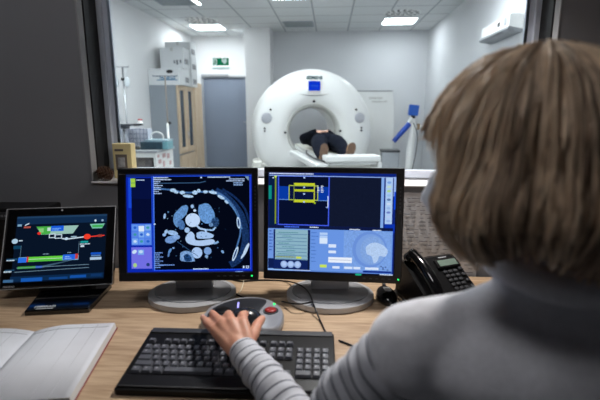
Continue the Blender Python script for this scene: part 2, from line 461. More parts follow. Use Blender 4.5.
# flatten the foot of the ring to the floor
for v in bm.verts:
    if v.co.z < .02: v.co.z = .02
obj('gantry_ring', bm, m_white, sc, smooth=True)
bm = bmnew()
add_lathe(bm, [(.386, -.10), (.425, .0), (.445, .033), (.435, .04), (.41, .0), (.378, -.10)], 96, Mg, close=True)
obj('bore_rim', bm, mat('rim_grey', (188, 188, 184), .4), sc, smooth=True)
bm = bmnew()
add_box(bm, (0, .36, .22), (1.96, .76, .44), .04, seg=3)
add_box(bm, (-.93, .05, .33), (.16, .35, .30), .03, seg=3); add_box(bm, (.93, .05, .33), (.16, .35, .30), .03, seg=3)
obj('pedestal', bm, m_cream, sc, smooth=False)
# display and writing
def gp(px, py):   # a point on the gantry face, in the scanner's own frame
    n = Matrix.Rotation(-GA, 3, 'Z')
    best = n @ (at(px, py, Y=gc.y-.12)-Vector((gc.x, gc.y, 0)))
    return best
box_obj('display_bezel', (0, -.085, gz+.720), (.215, .06, .170), m_cream, sc, .006)
bm = bmnew(); add_box(bm, (.0, -.118, gz+.725), (.19, .006, .15)); ds = obj('display', bm, emis('display_blue', (12, 60, 225), 1.0), sc)
bm = bmnew()
for k in range(4): add_box(bm, (-.045+k*.03, -.1225, gz+.725), (.016, .003, .012))
obj('display_text', bm, emis('display_cyan', (90, 150, 250), 1.0), ds)
bm = bmnew()
text_into(bm, 'SIEMENS', .070, Matrix.Translation((0, -.112, gz+.850)) @ Matrix.Rotation(R(90), 4, 'X'), bold=.0035)
obj('lettering', bm, mat('teal_ink', (0, 55, 62), .5), sc)
for sx in (-1, 1):
    bm = bmnew(); p = Vector((sx*.765, -.082, gz+.225))
    Md = Matrix.Translation(p) @ Matrix.Rotation(R(90), 4, 'X')
    add_lathe(bm, [(0, .008), (.082, .008), (.088, 0), (.088, -.02), (0, -.02)], 32, Md)
    g = obj('speaker_grille', bm, mat('grille_light', (205, 206, 212), .5), sc, smooth=False)
    bm = bmnew()
    for i in range(-5, 6):
        for j in range(-5, 6):
            if i*i+j*j < 27: add_cyl(bm, Md @ Vector((i*.0145, j*.0145, .0095)), Md @ Vector((i*.0145, j*.0145, .0065)), .0048, seg=8)
    obj('grille_holes', bm, mat('hole_grey', (110, 112, 122), .6), g)
    bm = bmnew(); add_cyl(bm, (sx*.70, -.06, gz+.355), (sx*.70, -.095, gz+.355), .018, seg=16); obj('button', bm, m_black, sc)
    bm = bmnew()
    bm.free()
    for z in (.06, .015):
        bm = bmnew(); add_cyl(bm, (sx*.80, -.06, gz+z), (sx*.80, -.09, gz+z), .016, seg=16); obj('button', bm, m_dgrey, sc)
for x, z in ((0, .485), (-.47, -.01), (.44, .01)):
    bm = bmnew(); add_cyl(bm, (x, -.06, gz+z), (x, -.102, gz+z), .02, seg=16); obj('laser_window', bm, m_black, sc)
bm = bmnew()
arc = [Vector((x, -.089-.002*math.cos(x*5), gz+.60-.12*x*x*3)) for x in [(-.24+.03*i) for i in range(17)]]
arc = [Vector((p.x, p.y-.0, gz+.575+.5*p.x**2)) for p in arc]
add_tube(bm, arc, [.002+.009*math.sin(PI*i/16) for i in range(17)], 8); obj('cover_seam', bm, mat('seam_grey', (160, 160, 158), .5), sc)

# big white housing on the right of the ring
hc = at(394, 90, Y=8.15)
eq = thing('equipment_cabinet', 'tall white equipment housing right behind the scanner ring', 'cabinet', (.705, 8.52, 0))
bm = bmnew()
pr = [(-.45, 0), (.42, 0), (.47, .4), (.48, 1.0), (.455, 1.45), (.43, 1.62), (-.45, 1.62)]
add_prism(bm, pr, -.18, .18, My, bev=0)
obj('housing', bm, m_white, eq)
box_obj('top_edge', (-.01, -.01, 1.63), (.89, .37, .022), mat('edge_grey', (140, 142, 142), .5), eq, .003)
bm = bmnew()
text_into(bm, 'SOMATOM', .05, Matrix.Translation((.13, -.183, 1.50)) @ Matrix.Rotation(R(90), 4, 'X'))
text_into(bm, 'Definition AS', .05, Matrix.Translation((.2, -.183, 1.44)) @ Matrix.Rotation(R(90), 4, 'X'))
obj('lettering', bm, mat('grey_ink', (105, 105, 108), .6), eq)

# ------------------------------------------------------------------ couch
ce = at(354, 156, Z=.77)
CA = math.atan2((gc.x-ce.x), (gc.y-ce.y)); CR = -CA
couch = thing('patient_table', 'long white patient table running into the scanner bore', 'patient table', (ce.x, ce.y, 0), CR)
L0 = (Vector((gc.x, gc.y, 0))-Vector((ce.x, ce.y, 0))).length
def couchpoly(x0, x1, z0, z1, y0, y1, bev):
    bm = bmnew(); add_box(bm, ((x0+x1)/2, (y0+y1)/2, (z0+z1)/2), (x1-x0, y1-y0, z1-z0), bev, seg=3); return bm
obj('tabletop', couchpoly(-.30, .30, .66, .70, .02, L0+.6, .015), m_white, couch)
obj('mattress', couchpoly(-.25, .25, .70, .73, .3, L0+.3, .012), m_cream, couch)
obj('foot_cushion', couchpoly(-.33, .33, .70, .77, -.02, .22, .012), m_white, couch)
obj('side_rail', couchpoly(.31, .36, .60, .69, .02, L0-.4, .012), m_white, couch)
obj('side_rail', couchpoly(-.46, -.31, .60, .68, .02, L0-.4, .02), m_white, couch)
obj('pedestal', couchpoly(-.3, .3, .0, .66, .25, 1.25, .03), m_cream, couch)
bm = bmnew(); add_tube(bm, spline([(-.33, .1, .70), (-.37, .5, .70), (-.36, 1.0, .71), (-.30, 1.3, .72)]), .012, 8); obj('strap', bm, m_dgrey, couch)
bm = bmnew(); add_cyl(bm, (-.42, .05, .62), (-.42, -.0, .62), .025, seg=16); obj('knob', bm, m_black, couch)

# ------------------------------------------------------------------ patient lying on the couch
pt = thing('person', 'person lying on the scanner table in dark navy clothes and brown shoes, soles forward', 'person', (ce.x, ce.y, 0), CR)
ZB = .73
sk = mat('skin_patient', (205, 160, 140), .6, var=.05)
def V(*a): return Vector(a)
f_l, f_r = V(-.30, .32, ZB-.015), V(.015, .32, ZB+.005)
kn_l, kn_r = V(-.25, .72, ZB+.075), V(.04, .72, ZB+.085)
hp_l, hp_r = V(-.15, 1.12, ZB+.12), V(.05, 1.12, ZB+.12)
body = []
for f, k, h in ((f_l, kn_l, hp_l), (f_r, kn_r, hp_r)):
    body += chain([f, f+V(0, .03, .01), (f+k)/2+V(0, .06, .015), k, (k+h)/2, h], [.032, .036, .052, .058, .075, .085])
cx = -.08
body += [('e', V(cx, 1.2, ZB+.12), (.16, .14, .11), I3), ('e', V(cx, 1.42, ZB+.13), (.15, .2, .115), I3), ('e', V(cx, 1.62, ZB+.12), (.17, .14, .11), I3)]
body += chain([V(cx, 1.7, ZB+.11), V(cx, 1.80, ZB+.12)], [.055, .052])
body += [('e', V(cx, 1.90, ZB+.13), (.072, .11, .09), I3), ('e', V(cx, 1.86, ZB+.21), (.012, .02, .02), I3)]
sh_l, sh_r = V(cx-.18, 1.64, ZB+.12), V(cx+.18, 1.64, ZB+.12)
el_l, el_r = V(cx-.26, 1.36, ZB+.17), V(cx+.25, 1.34, ZB+.12)
wr_l, wr_r = V(cx-.10, 1.22, ZB+.27), V(cx+.06, 1.20, ZB+.265)
for s, e, w, sg in ((sh_l, el_l, wr_l, 1), (sh_r, el_r, wr_r, -1)):
    body += chain([s, (s+e)/2, e, (e+w)/2, w], [.055, .045, .04, .034, .026])
    d = V(sg*.8, -.3, 0).normalized(); q = V(.3, sg*.8, 0).normalized()
    palm = w+d*.05
    body += [('e', palm, (.045, .036, .016), Matrix.Rotation(math.atan2(d.y, d.x), 3, 'Z'))]
    for i, (o_, l_) in enumerate(((-.028, .06), (-.01, .072), (.01, .07), (.027, .055))):
        b0 = palm+d*.03+q*o_; body += chain([b0, b0+d*l_*.5+V(0, 0, .004), b0+d*l_+V(0, 0, -.012)], [.0105, .01, .009])
    b0 = w+d*.02+q*.03; body += chain([b0, b0+d*.03+q*.02, b0+d*.055+q*.022], [.012, .011, .0095])
organic('body', body, .009, sk, pt, 3)
m_navy = mat('navy_cloth', (13, 17, 26), .9, spec=.1, var=.15, scale=12, bump=.3, bscale=30)
jk = [('e', V(cx, 1.16, ZB+.13), (.19, .13, .13), I3), ('e', V(cx, 1.38, ZB+.14), (.185, .2, .14), I3), ('e', V(cx, 1.58, ZB+.135), (.20, .17, .13), I3)]
for s, e, w in ((sh_l, el_l, wr_l), (sh_r, el_r, wr_r)):
    jk += chain([s, (s+e)/2, e, (e+w)/2, w-(w-e).normalized()*.02], [.075, .062, .058, .052, .042])
organic('jacket', jk, .012, m_navy, pt, 3)
tr = [('e', V(-.05, 1.10, ZB+.13), (.175, .13, .115), I3)]
for f, k, h in ((f_l, kn_l, hp_l), (f_r, kn_r, hp_r)):
    tr += chain([f+V(0, .06, .015), (f+k)/2+V(0, .06, .025), k+V(0, 0, .02), (k+h)/2+V(0, 0, .02), h], [.058, .080, .096, .112, .118])
organic('trousers', tr, .012, mat('navy_trousers', (17, 22, 36), .9, spec=.1, var=.12, scale=14, bump=.3, bscale=30), pt, 3)
m_sole = mat('brown_sole', (98, 74, 58), .8, var=.25, scale=40)
m_shoe = mat('tan_shoe', (176, 134, 100), .7, var=.1, scale=30)
for f, lean, nm in ((f_l, R(8), 'l'), (f_r, R(24), 'r')):
    M = Matrix.Translation(f+V(0, -.03, -.03)) @ Matrix.Rotation(lean, 4, 'Y') @ Matrix.Rotation(R(-16), 4, 'X') @ Matrix.Diagonal((1.2, .9, .82, 1))
    # foot points up: heel at z=0, toe at z=.26, sole faces -y
    bm = bmnew()
    out = []
    for k in range(28):
        a = 2*PI*k/28; z = .13+.135*math.sin(a); w = .038+.012*max(0, math.sin(a)) ; out.append((w*math.cos(a)*1.05, z))
    add_prism(bm, out, 0, .022, M @ Matrix.Rotation(R(90), 4, 'X'), bev=.004)
    so = obj('shoe_sole', bm, m_sole, pt)
    u = [('e', M @ V(0, .05, .055), (.045, .05, .06), I3), ('e', M @ V(0, .035, .13), (.043, .04, .09), I3), ('e', M @ V(0, .028, .20), (.042, .028, .055), I3)]
    organic('shoe_upper', u, .008, m_shoe, pt, 3)

# ------------------------------------------------------------------ blue injector arm by the right wall
ij = thing('injector_stand', 'white injector stand with blue head and blue arm by the right wall', 'injector stand', (1.325, 7.25, -.0))
bm = bmnew()
add_box(bm, (0, 0, .03), (.42, .42, .05), .015)
for sx in (-1, 1):
    for sy in (-1, 1): add_ell(bm, (sx*.18, sy*.18, .022), (.03, .03, .022), u=12, v=8)
obj('base', bm, m_cream, ij)
bm = bmnew(); add_tube(bm, [(-.03, 0, .05), (-.02, 0, .6), (-.0, 0, .95), (-.0, 0, 1.17)], [.065, .06, .05, .04], 16); obj('column', bm, m_white, ij)
bm = bmnew(); add_box(bm, (0, 0, 0), (.15, .12, .17), .015, M=Matrix.Translation((0, -.02, 1.29)) @ Matrix.Rotation(R(6), 4, 'Y')); obj('head', bm, mat('medical_blue', (15, 80, 170), .4), ij)
bm = bmnew(); add_cyl(bm, (0, -.01, 1.16), (0, -.01, 1.22), .035); obj('neck', bm, m_dgrey, ij)
bm = bmnew(); add_tube(bm, [(-.06, -.05, 1.08), (-.30, -.08, .80)], [.045, .038], 12); obj('blue_arm', bm, mat('deep_blue', (30, 70, 165), .4), ij)
bm = bmnew(); add_tube(bm, [(-.02, -.04, 1.17), (-.12, -.06, 1.02), (-.30, -.08, .80)], [.028, .022, .018], 10); add_cyl(bm, (0, -.02, 1.02), (.18, -.02, 1.04), .018); obj('support_arm', bm, m_white, ij)
bm = bmnew(); add_box(bm, (.09, -.02, 1.03), (.05, .05, .10), .008); obj('clamp', bm, mat('brass_brown', (130, 105, 75), .5), ij)
bm = bmnew(); add_cyl(bm, (.19, -.02, 1.0), (.19, -.02, 1.08), .022); obj('knob', bm, m_white, ij)
bm = bmnew(); add_tube(bm, spline([(.0, -.05, 1.1), (.07, -.09, .9), (.06, -.07, .6), (.02, -.06, .35)]), .007, 6); obj('cable', bm, m_dgrey, ij)
t = thing('waste_bin', 'grey pedal bin on the floor beside the injector stand', 'bin', (1.05, 7.75, 0))
bm = bmnew(); add_box(bm, (0, 0, .30), (.30, .26, .56), .02); obj('bin_body', bm, mat('bin_grey', (168, 172, 178), .5), t)
bm = bmnew(); add_box(bm, (0, 0, .60), (.32, .28, .04), .012); obj('lid', bm, m_dgrey, t)

# ================================================================== LEFT OF THE SCANNER ROOM
m_sidegrey = mat('cabinet_grey_blue', (144, 151, 159), .5, var=.02, scale=4)
m_oak = wood('light_oak', (190, 164, 136), (220, 198, 170), axis=2, scale=1.2)
cab = thing('tall_cabinet', 'tall cabinet with grey side and light oak doors with glass strips', 'cabinet', (0, 0, 0))
X0, X1, Y0, Y1, ZC = SXL+.01, -2.55, 7.4, 8.28, 1.70
box_obj('body', ((X0+X1-.02)/2, (Y0+Y1)/2, ZC/2), (X1-X0-.02, Y1-Y0, ZC), m_sidegrey, cab, .003)
for i in range(2):
    y0 = Y0+.005+i*(Y1-Y0)/2; y1 = y0+(Y1-Y0)/2-.01
    bm = bmnew(); w = .11
    add_box(bm, (X1, (y0+y1)/2, .27), (.022, y1-y0, .50), .002)
    add_box(bm, (X1, (y0+y1)/2, .60), (.022, y1-y0, .10), .002)
    add_box(bm, (X1, (y0+y1)/2, ZC-.04), (.022, y1-y0, .08), .002)
    for yy in (y0+w/2, y1-w/2): add_box(bm, (X1, yy, (.65+ZC-.08)/2), (.022, w, ZC-.08-.65), .002)
    d = obj('door', bm, m_oak, cab)
    bm = bmnew(); add_box(bm, (X1-.004, (y0+y1)/2, (.65+ZC-.08)/2), (.008, y1-y0-2*w+.01, ZC-.08-.65+.01)); obj('glass_strip', bm, mat('dark_teal_glass', (40, 62, 78), .15, var=.4, scale=7), d)
    bm = bmnew(); yy = (y1-.03 if i == 0 else y0+.03); add_cyl(bm, (X1+.03, yy, .78), (X1+.03, yy, .92), .006, seg=8); obj('handle', bm, m_steel, d)
cb2 = thing('wooden_cabinet', 'narrow light oak cabinet standing between the tall cabinet and grey door', 'cabinet', (0, 0, 0))
box_obj('body', ((SXL+.01-2.56)/2, 8.6, .9), (-2.58-SXL, .5, 1.8), m_oak, cb2, .004)
box_obj('door', (-2.555, 8.6, .9), (.022, .49, 1.78), m_oak, cb2, .003)
# boxes on the cabinet
m_carton = mat('white_carton', (216, 218, 220), .75, var=.02, scale=6)
m_tape = mat('print_grey', (120, 122, 126), .7)
m_bluei = mat('print_blue', (20, 105, 145), .6)
def carton(x0, x1, y0, y1, z0, z1, label, blue=False):
    t = thing('carton', label, 'box', ((x0+x1)/2, (y0+y1)/2, z0), 0, 'white cartons on the tall cabinet')
    sx, sy, sz = x1-x0, y1-y0, z1-z0
    box_obj('box_body', (0, 0, sz/2), (sx, sy, sz), m_carton, t, .004)
    bm = bmnew()
    if blue:
        text_into(bm, 'medrad', .085, Matrix.Translation((.06, -sy/2-.002, sz*.42)) @ Matrix.Rotation(R(90), 4, 'X'), bold=.002)
        add_box(bm, (.05, -sy/2-.001, sz*.30), (.36, .003, .012))
        o = obj('print', bm, m_bluei, t)
        bm = bmnew(); add_ell(bm, (.1, -sy/2, sz*.80), (.06, .004, .03), u=16, v=8); obj('hand_hole', bm, m_black, t)
    else:
        for (a, b, c, d) in ((sx*.22, sz*.18, .035, .08), (sx*.36, sz*.22, .03, .06), (sx*.1, sz*.2, .03, .05)):
            add_box(bm, (a, -sy/2-.001, b+.04), (c, .003, d))
        for k in range(3): add_box(bm, (sx/2+.001, -sy*.3+k*sy*.25, sz*.35), (.003, .05, .09))
        obj('print', bm, m_tape, t)
        bm = bmnew(); add_box(bm, (0, 0, sz+.001), (.05, sy, .002)); add_box(bm, (0, -sy/2-.001, sz-.03), (.05, .002, .06)); obj('tape', bm, mat('tape', (190, 190, 188), .3), t)
    return t
carton(-3.02, -2.49, 7.40, 7.68, ZC, ZC+.27, 'low white carton with blue print on the front edge of the tall cabinet', True)
carton(-2.90, -2.50, 7.70, 7.98, ZC, ZC+.286, 'white carton behind the blue printed one, bottom of the near stack')
carton(-2.91, -2.50, 7.69, 7.99, ZC+.29, ZC+.63, 'white carton on top of the near stack, above the blue printed one')
carton(-2.94, -2.46, 8.0, 8.30, ZC, ZC+.256, 'white carton at the bottom of the far stack on the cabinet')
carton(-2.94, -2.46, 8.0, 8.30, ZC+.26, ZC+.516, 'white carton in the middle of the far stack on the cabinet')
carton(-2.93, -2.47, 8.0, 8.30, ZC+.52, ZC+.77, 'highest white carton, top of the far stack near the ceiling')

# IV stands
def iv_stand(x, y, top, label, m, hookw=.2, bags=True):
    t = thing('iv_stand', label, 'IV stand', (x, y, 0), 0, 'IV stands')
    bm = bmnew(); add_cyl(bm, (0, 0, .05), (0, 0, top), .012, seg=12); obj('pole', bm, m, t)
    bm = bmnew(); add_tube(bm, [(-hookw/2, 0, top+.02), (-hookw/2, 0, top), (hookw/2, 0, top), (hookw/2, 0, top+.02)], .007, 8); obj('hook_bar', bm, mat('hook_teal', (40, 70, 85), .4) if not bags else m_steel, t)
    for k in range(5):
        a = 2*PI*k/5; bm = bmnew(); add_tube(bm, [(0, 0, .09), (.25*math.cos(a), .25*math.sin(a), .05)], [.015, .01], 8)
        l = obj('leg', bm, m_steel, t); bm = bmnew(); add_ell(bm, (.25*math.cos(a), .25*math.sin(a), .025), (.012, .025, .025), u=12, v=8); obj('castor', bm, m_black, l)
    if bags:
        bm = bmnew(); add_box(bm, (.0, -.01, top-.16), (.05, .04, .035), .006); add_box(bm, (.08, -.01, top-.19), (.014, .014, .06), .003); obj('clamp', bm, m_black, t)
        for sx in (-.09, .06):
            bm = bmnew(); add_ell(bm, (sx, -.03, top-.20), (.04, .018, .07), u=14, v=10); add_cyl(bm, (sx, -.03, top-.14), (sx*.9, -.01, top), .003, seg=6); obj('drip_bag', bm, mat('clear_bag', (205, 212, 216), .2), t)
        bm = bmnew(); add_tube(bm, spline([(-.09, -.03, top-.27), (-.11, -.03, top-.5), (-.06, -.02, top-.75), (-.02, -.02, top-.95)]), .004, 6); obj('drip_tube', bm, mat('clear_bag', (205, 212, 216)), t)
p = at(122.5, 67, Y=5.98)
iv_stand(p.x, p.y, p.z, 'thin steel IV stand with clear bags against the left wall', m_steel, .17)
p = at(165, 76, Y=7.05)
iv_stand(p.x, p.y, p.z, 'IV stand with beige pole in front of the grey cabinet side', mat('beige_metal', (150, 138, 128), .5), .40, False)

# medical cart with instruments
ct = thing('medical_cart', 'white medical cart with grey top by the left wall', 'cart', (0, 0, 0))
cx0, cx1, cy0, cy1, cz = -2.62, -1.99, 4.95, 5.52, .84
box_obj('worktop', ((cx0+cx1)/2, (cy0+cy1)/2, cz-.015), (cx1-cx0+.03, cy1-cy0+.03, .03), mat('cart_top_grey', (165, 168, 172), .4), ct, .004)
bm = bmnew()
add_box(bm, (cx0+.02, (cy0+cy1)/2, .44), (.03, cy1-cy0, .74), .003); add_box(bm, (cx1-.02, (cy0+cy1)/2, .44), (.03, cy1-cy0, .74), .003)
add_box(bm, ((cx0+cx1)/2, cy1-.015, .44), (cx1-cx0-.06, .03, .74)); add_box(bm, ((cx0+cx1)/2, (cy0+cy1)/2, .09), (cx1-cx0-.06, cy1-cy0, .03)); add_box(bm, ((cx0+cx1)/2, (cy0+cy1)/2, .79), (cx1-cx0-.06, cy1-cy0, .06))
obj('body', bm, m_white, ct)
box_obj('dark_insert', ((cx0+cx1)/2+.02, cy0+.2, .62), (cx1-cx0-.18, .3, .28), mat('insert_grey', (105, 100, 100), .6, var=.3, scale=20), ct, .01)
for sx in (cx0+.04, cx1-.04):
    for sy in (cy0+.04, cy1-.04):
        bm = bmnew(); add_cyl(bm, (sx-.015, sy, .035), (sx+.015, sy, .035), .035, seg=16); add_cyl(bm, (sx, sy, .05), (sx, sy, .09), .01, seg=8); obj('castor', bm, m_dgrey, ct)
bm = bmnew()
for (a, b, c, d) in ((5.02, .77, .06, .035), (5.06, .70, .09, .05), (5.2, .76, .1, .05), (5.18, .66, .06, .07), (5.34, .74, .08, .06), (5.4, .65, .07, .05), (5.08, .60, .1, .03)):
    add_box(bm, (cx1-.003, a, b), (.003, c, d))
obj('sticker', bm, mat('sticker_red', (196, 158, 160), .6, var=.3, scale=60), ct)
t = thing('equipment_case', 'dark teal equipment case with white carrying handle on the cart', 'case', (-2.05, 5.20, cz), R(4))
box_obj('case_body', (-.05, 0, .045), (.26, .26, .09), mat('dark_teal', (28, 58, 72), .4, var=.2, scale=20), t, .01)
box_obj('side_panel', (.11, 0, .045), (.06, .24, .088), mat('light_teal', (120, 170, 180), .4, var=.2, scale=40), t, .006)
box_obj('lid', (0.0, 0.02, .10), (.28, .24, .02), mat('case_lid', (140, 165, 175), .4), t, .006)
bm = bmnew(); add_tube(bm, spline([(-.09, .0, .10), (-.08, 0, .17), (-.02, 0, .20), (.05, 0, .17), (.06, 0, .10)]), .009, 8); obj('handle', bm, m_white, t)
t = thing('wire_basket', 'white wire rack standing on the medical cart', 'rack', (-2.40, 5.32, cz))
bm = bmnew()
add_box(bm, (-.11, .0, .12), (.16, .2, .235), .01)
obj('back_box', bm, mat('rack_white', (205, 208, 220), .5), t)
bm = bmnew()
for i in range(6): add_cyl(bm, (-.02+i*.045, -.09, .0), (-.02+i*.045, -.09, .24), .004, seg=6)
for j in range(5): add_cyl(bm, (-.02, -.09, .01+j*.055), (.205, -.09, .01+j*.055), .004, seg=6)
add_box(bm, (.09, .0, .12), (.22, .14, .22), .005, mi=1)
obj('wire_front', bm, [mat('wire_grey', (120, 125, 140), .4), mat('rack_white', (205, 208, 220))], t)
t = thing('ultrasound_probe_tray', 'dark tray on a short arm above the wire rack', 'tray', (-2.40, 5.12, cz))
bm = bmnew(); add_box(bm, (-.05, 0, .285), (.30, .16, .02), .008); add_box(bm, (-.02, -.02, .26), (.12, .08, .04), .01); obj('tray', bm, mat('tray_dark', (62, 66, 74), .5), t)
bm = bmnew(); add_cyl(bm, (-.03, .0, .0), (-.03, 0, .25), .012, seg=10); obj('stem', bm, m_steel, t)
bm = bmnew(); add_cyl(bm, (.1, -.0, .285), (.21, -.02, .29), .014, seg=10); obj('grip', bm, m_black, t)
t = thing('dispenser_bottle', 'white bottle with a red top on the rack', 'bottle', (-2.31, 5.32, cz+.243))
bm = bmnew(); add_lathe(bm, [(0, 0), (.035, 0), (.037, .06), (.02, .08), (.012, .09)], 20); obj('bottle_body', bm, m_white, t)
bm = bmnew(); add_box(bm, (0, 0, .098), (.05, .03, .018), .004); obj('top', bm, mat('red_plastic', (180, 50, 50), .4), t)
_p = at(167.5, 123, Y=5.6)
t = thing('upright_rod', 'white upright rod with black knob behind the cart corner', 'rod', (_p.x, 5.6, _p.z-1.05))
bm = bmnew(); add_cyl(bm, (0, 0, 1.05-_p.z), (0, 0, 1.05), .014, seg=12); obj('rod', bm, m_white, t)
bm = bmnew(); add_ell(bm, (.03, 0, 1.05), (.022, .02, .018), u=12, v=8); obj('knob', bm, m_black, t)
t = thing('hand_torch', 'small black handpiece lying on the cart top by the teal case', 'handpiece', (-2.28, 5.08, cz))
bm = bmnew(); add_box(bm, (0, 0, .014), (.11, .05, .026), .01); add_ell(bm, (.02, 0, .03), (.03, .02, .012), u=12, v=8); obj('shell', bm, m_dgrey, t)

# yellow box behind the window, on a side table
p0 = at(111.5, 143.5, Y=1.575); p1 = at(130.5, 143.5, Y=1.575)
BZ = WZ0+.0065
t = thing('yellow_box', 'pale yellow box with a small framed picture printed on its front', 'box', ((p0.x+p1.x)/2, 1.575+.02, BZ))
hh = p0.z-BZ; ww = p1.x-p0.x
box_obj('box_body', (0, 0, hh/2), (ww, .04, hh), mat('pale_yellow', (222, 205, 152), .7, var=.04), t, .003)
bm = bmnew(); add_box(bm, (-.003, -.0205, .060), (ww*.60, .001, .058)); add_box(bm, (-.01, -.0205, hh-.024), (ww*.45, .001, .008)); pc = obj('print', bm, mat('print_brown', (110, 100, 92), .7), t)
bm = bmnew(); add_box(bm, (-.003, -.0215, .060), (ww*.36, .001, .036)); obj('picture', bm, mat('print_pale', (165, 165, 165), .7, var=.4, scale=60), pc)

# ================================================================== DESK
m_desk = wood('desk_wood', (150, 124, 98), (192, 167, 138), axis=0, scale=1.6, rough=.5)
dk = thing('desk', 'wide light wood desk along the wall under the window', 'desk', (0, 0, 0))
box_obj('desktop', (-.15, 1.095, .722), (2.7, .77, .036), m_desk, dk, .003)
for x in (-1.45, 1.15): box_obj('side_panel', (x, 1.1, .352), (.03, .7, .704), m_desk, dk, .002)
box_obj('back_panel', (-.15, 1.45, .55), (2.57, .02, .30), m_desk, dk, .002)

# ------------------------------------------------------------------ monitors
EM = {}
def em(c, k=1.0, n=0): 
    key = 'px_%02x%02x%02x_%d_%d' % (*c, int(k*10), int(n*10))
    return emis(key, c, k, n, 260)
class Painter:
    """lays coloured plates on a screen, given in photo-like units of its rectangle"""
    def __init__(s, rect, w, h):
        s.x0, s.y0, s.x1, s.y1 = rect; s.w, s.h = w, h; s.bm = bmnew(); s.ms = []; s.z = 0.0; s.step = .00006
    def pt(s, x, y): return ((x-s.x0)/(s.x1-s.x0)*s.w-s.w/2, s.h/2-(y-s.y0)/(s.y1-s.y0)*s.h)
    def mi(s, c, n=0):
        m = em(c, 1.0, n)
        if m not in s.ms: s.ms.append(m)
        return s.ms.index(m)
    def poly(s, pts, c, n=0):
        s.z += s.step; mi = s.mi(c, n)
        f = s.bm.faces.new([s.bm.verts.new((p[0], -s.z, p[1])) for p in [s.pt(*q) for q in pts]]); f.material_index = mi
        return f
    def rect(s, x0, y0, x1, y1, c, n=0): s.poly([(x0, y0), (x1, y0), (x1, y1), (x0, y1)], c, n)
    def ell(s, cx, cy, rx, ry, c, n=0, rot=0, k=20):
        p = []
        for i in range(k):
            a = 2*PI*i/k; x = rx*math.cos(a); y = ry*math.sin(a)
            p.append((cx+x*math.cos(rot)-y*math.sin(rot), cy+x*math.sin(rot)+y*math.cos(rot)))
        s.poly(p, c, n)
    def line(s, pts, w, c, n=0):
        for i in range(len(pts)-1):
            (ax, ay), (bx, by) = pts[i], pts[i+1]; L = math.hypot(bx-ax, by-ay) or 1
            nx, ny = -(by-ay)/L*w/2, (bx-ax)/L*w/2
            s.poly([(ax+nx, ay+ny), (bx+nx, by+ny), (bx-nx, by-ny), (ax-nx, ay-ny)], c, n)
    def frame(s, x0, y0, x1, y1, w, c):
        s.rect(x0, y0, x1, y0+w, c); s.rect(x0, y1-w, x1, y1, c); s.rect(x0, y0, x0+w, y1, c); s.rect(x1-w, y0, x1, y1, c)
    def dashes(s, x0, y0, x1, rows, dy, c, h=.6, left=True):
        for r in range(rows):
            L = (x1-x0)*random.uniform(.5, 1); a = x0 if left else x1-L; e = a+L
            while a < e:
                b = min(e, a+random.uniform(.7, 2.6)); s.rect(a, y0+r*dy, b, y0+r*dy+h, c); a = b+.35
    def done(s, name, parent, M):
        for v in s.bm.verts: v.co = M @ v.co
        me = bpy.data.meshes.new(name); s.bm.to_mesh(me); s.bm.free()
        for m in s.ms: me.materials.append(m)
        o = bpy.data.objects.new(name, me); COL.objects.link(o); o.parent = parent
        return o

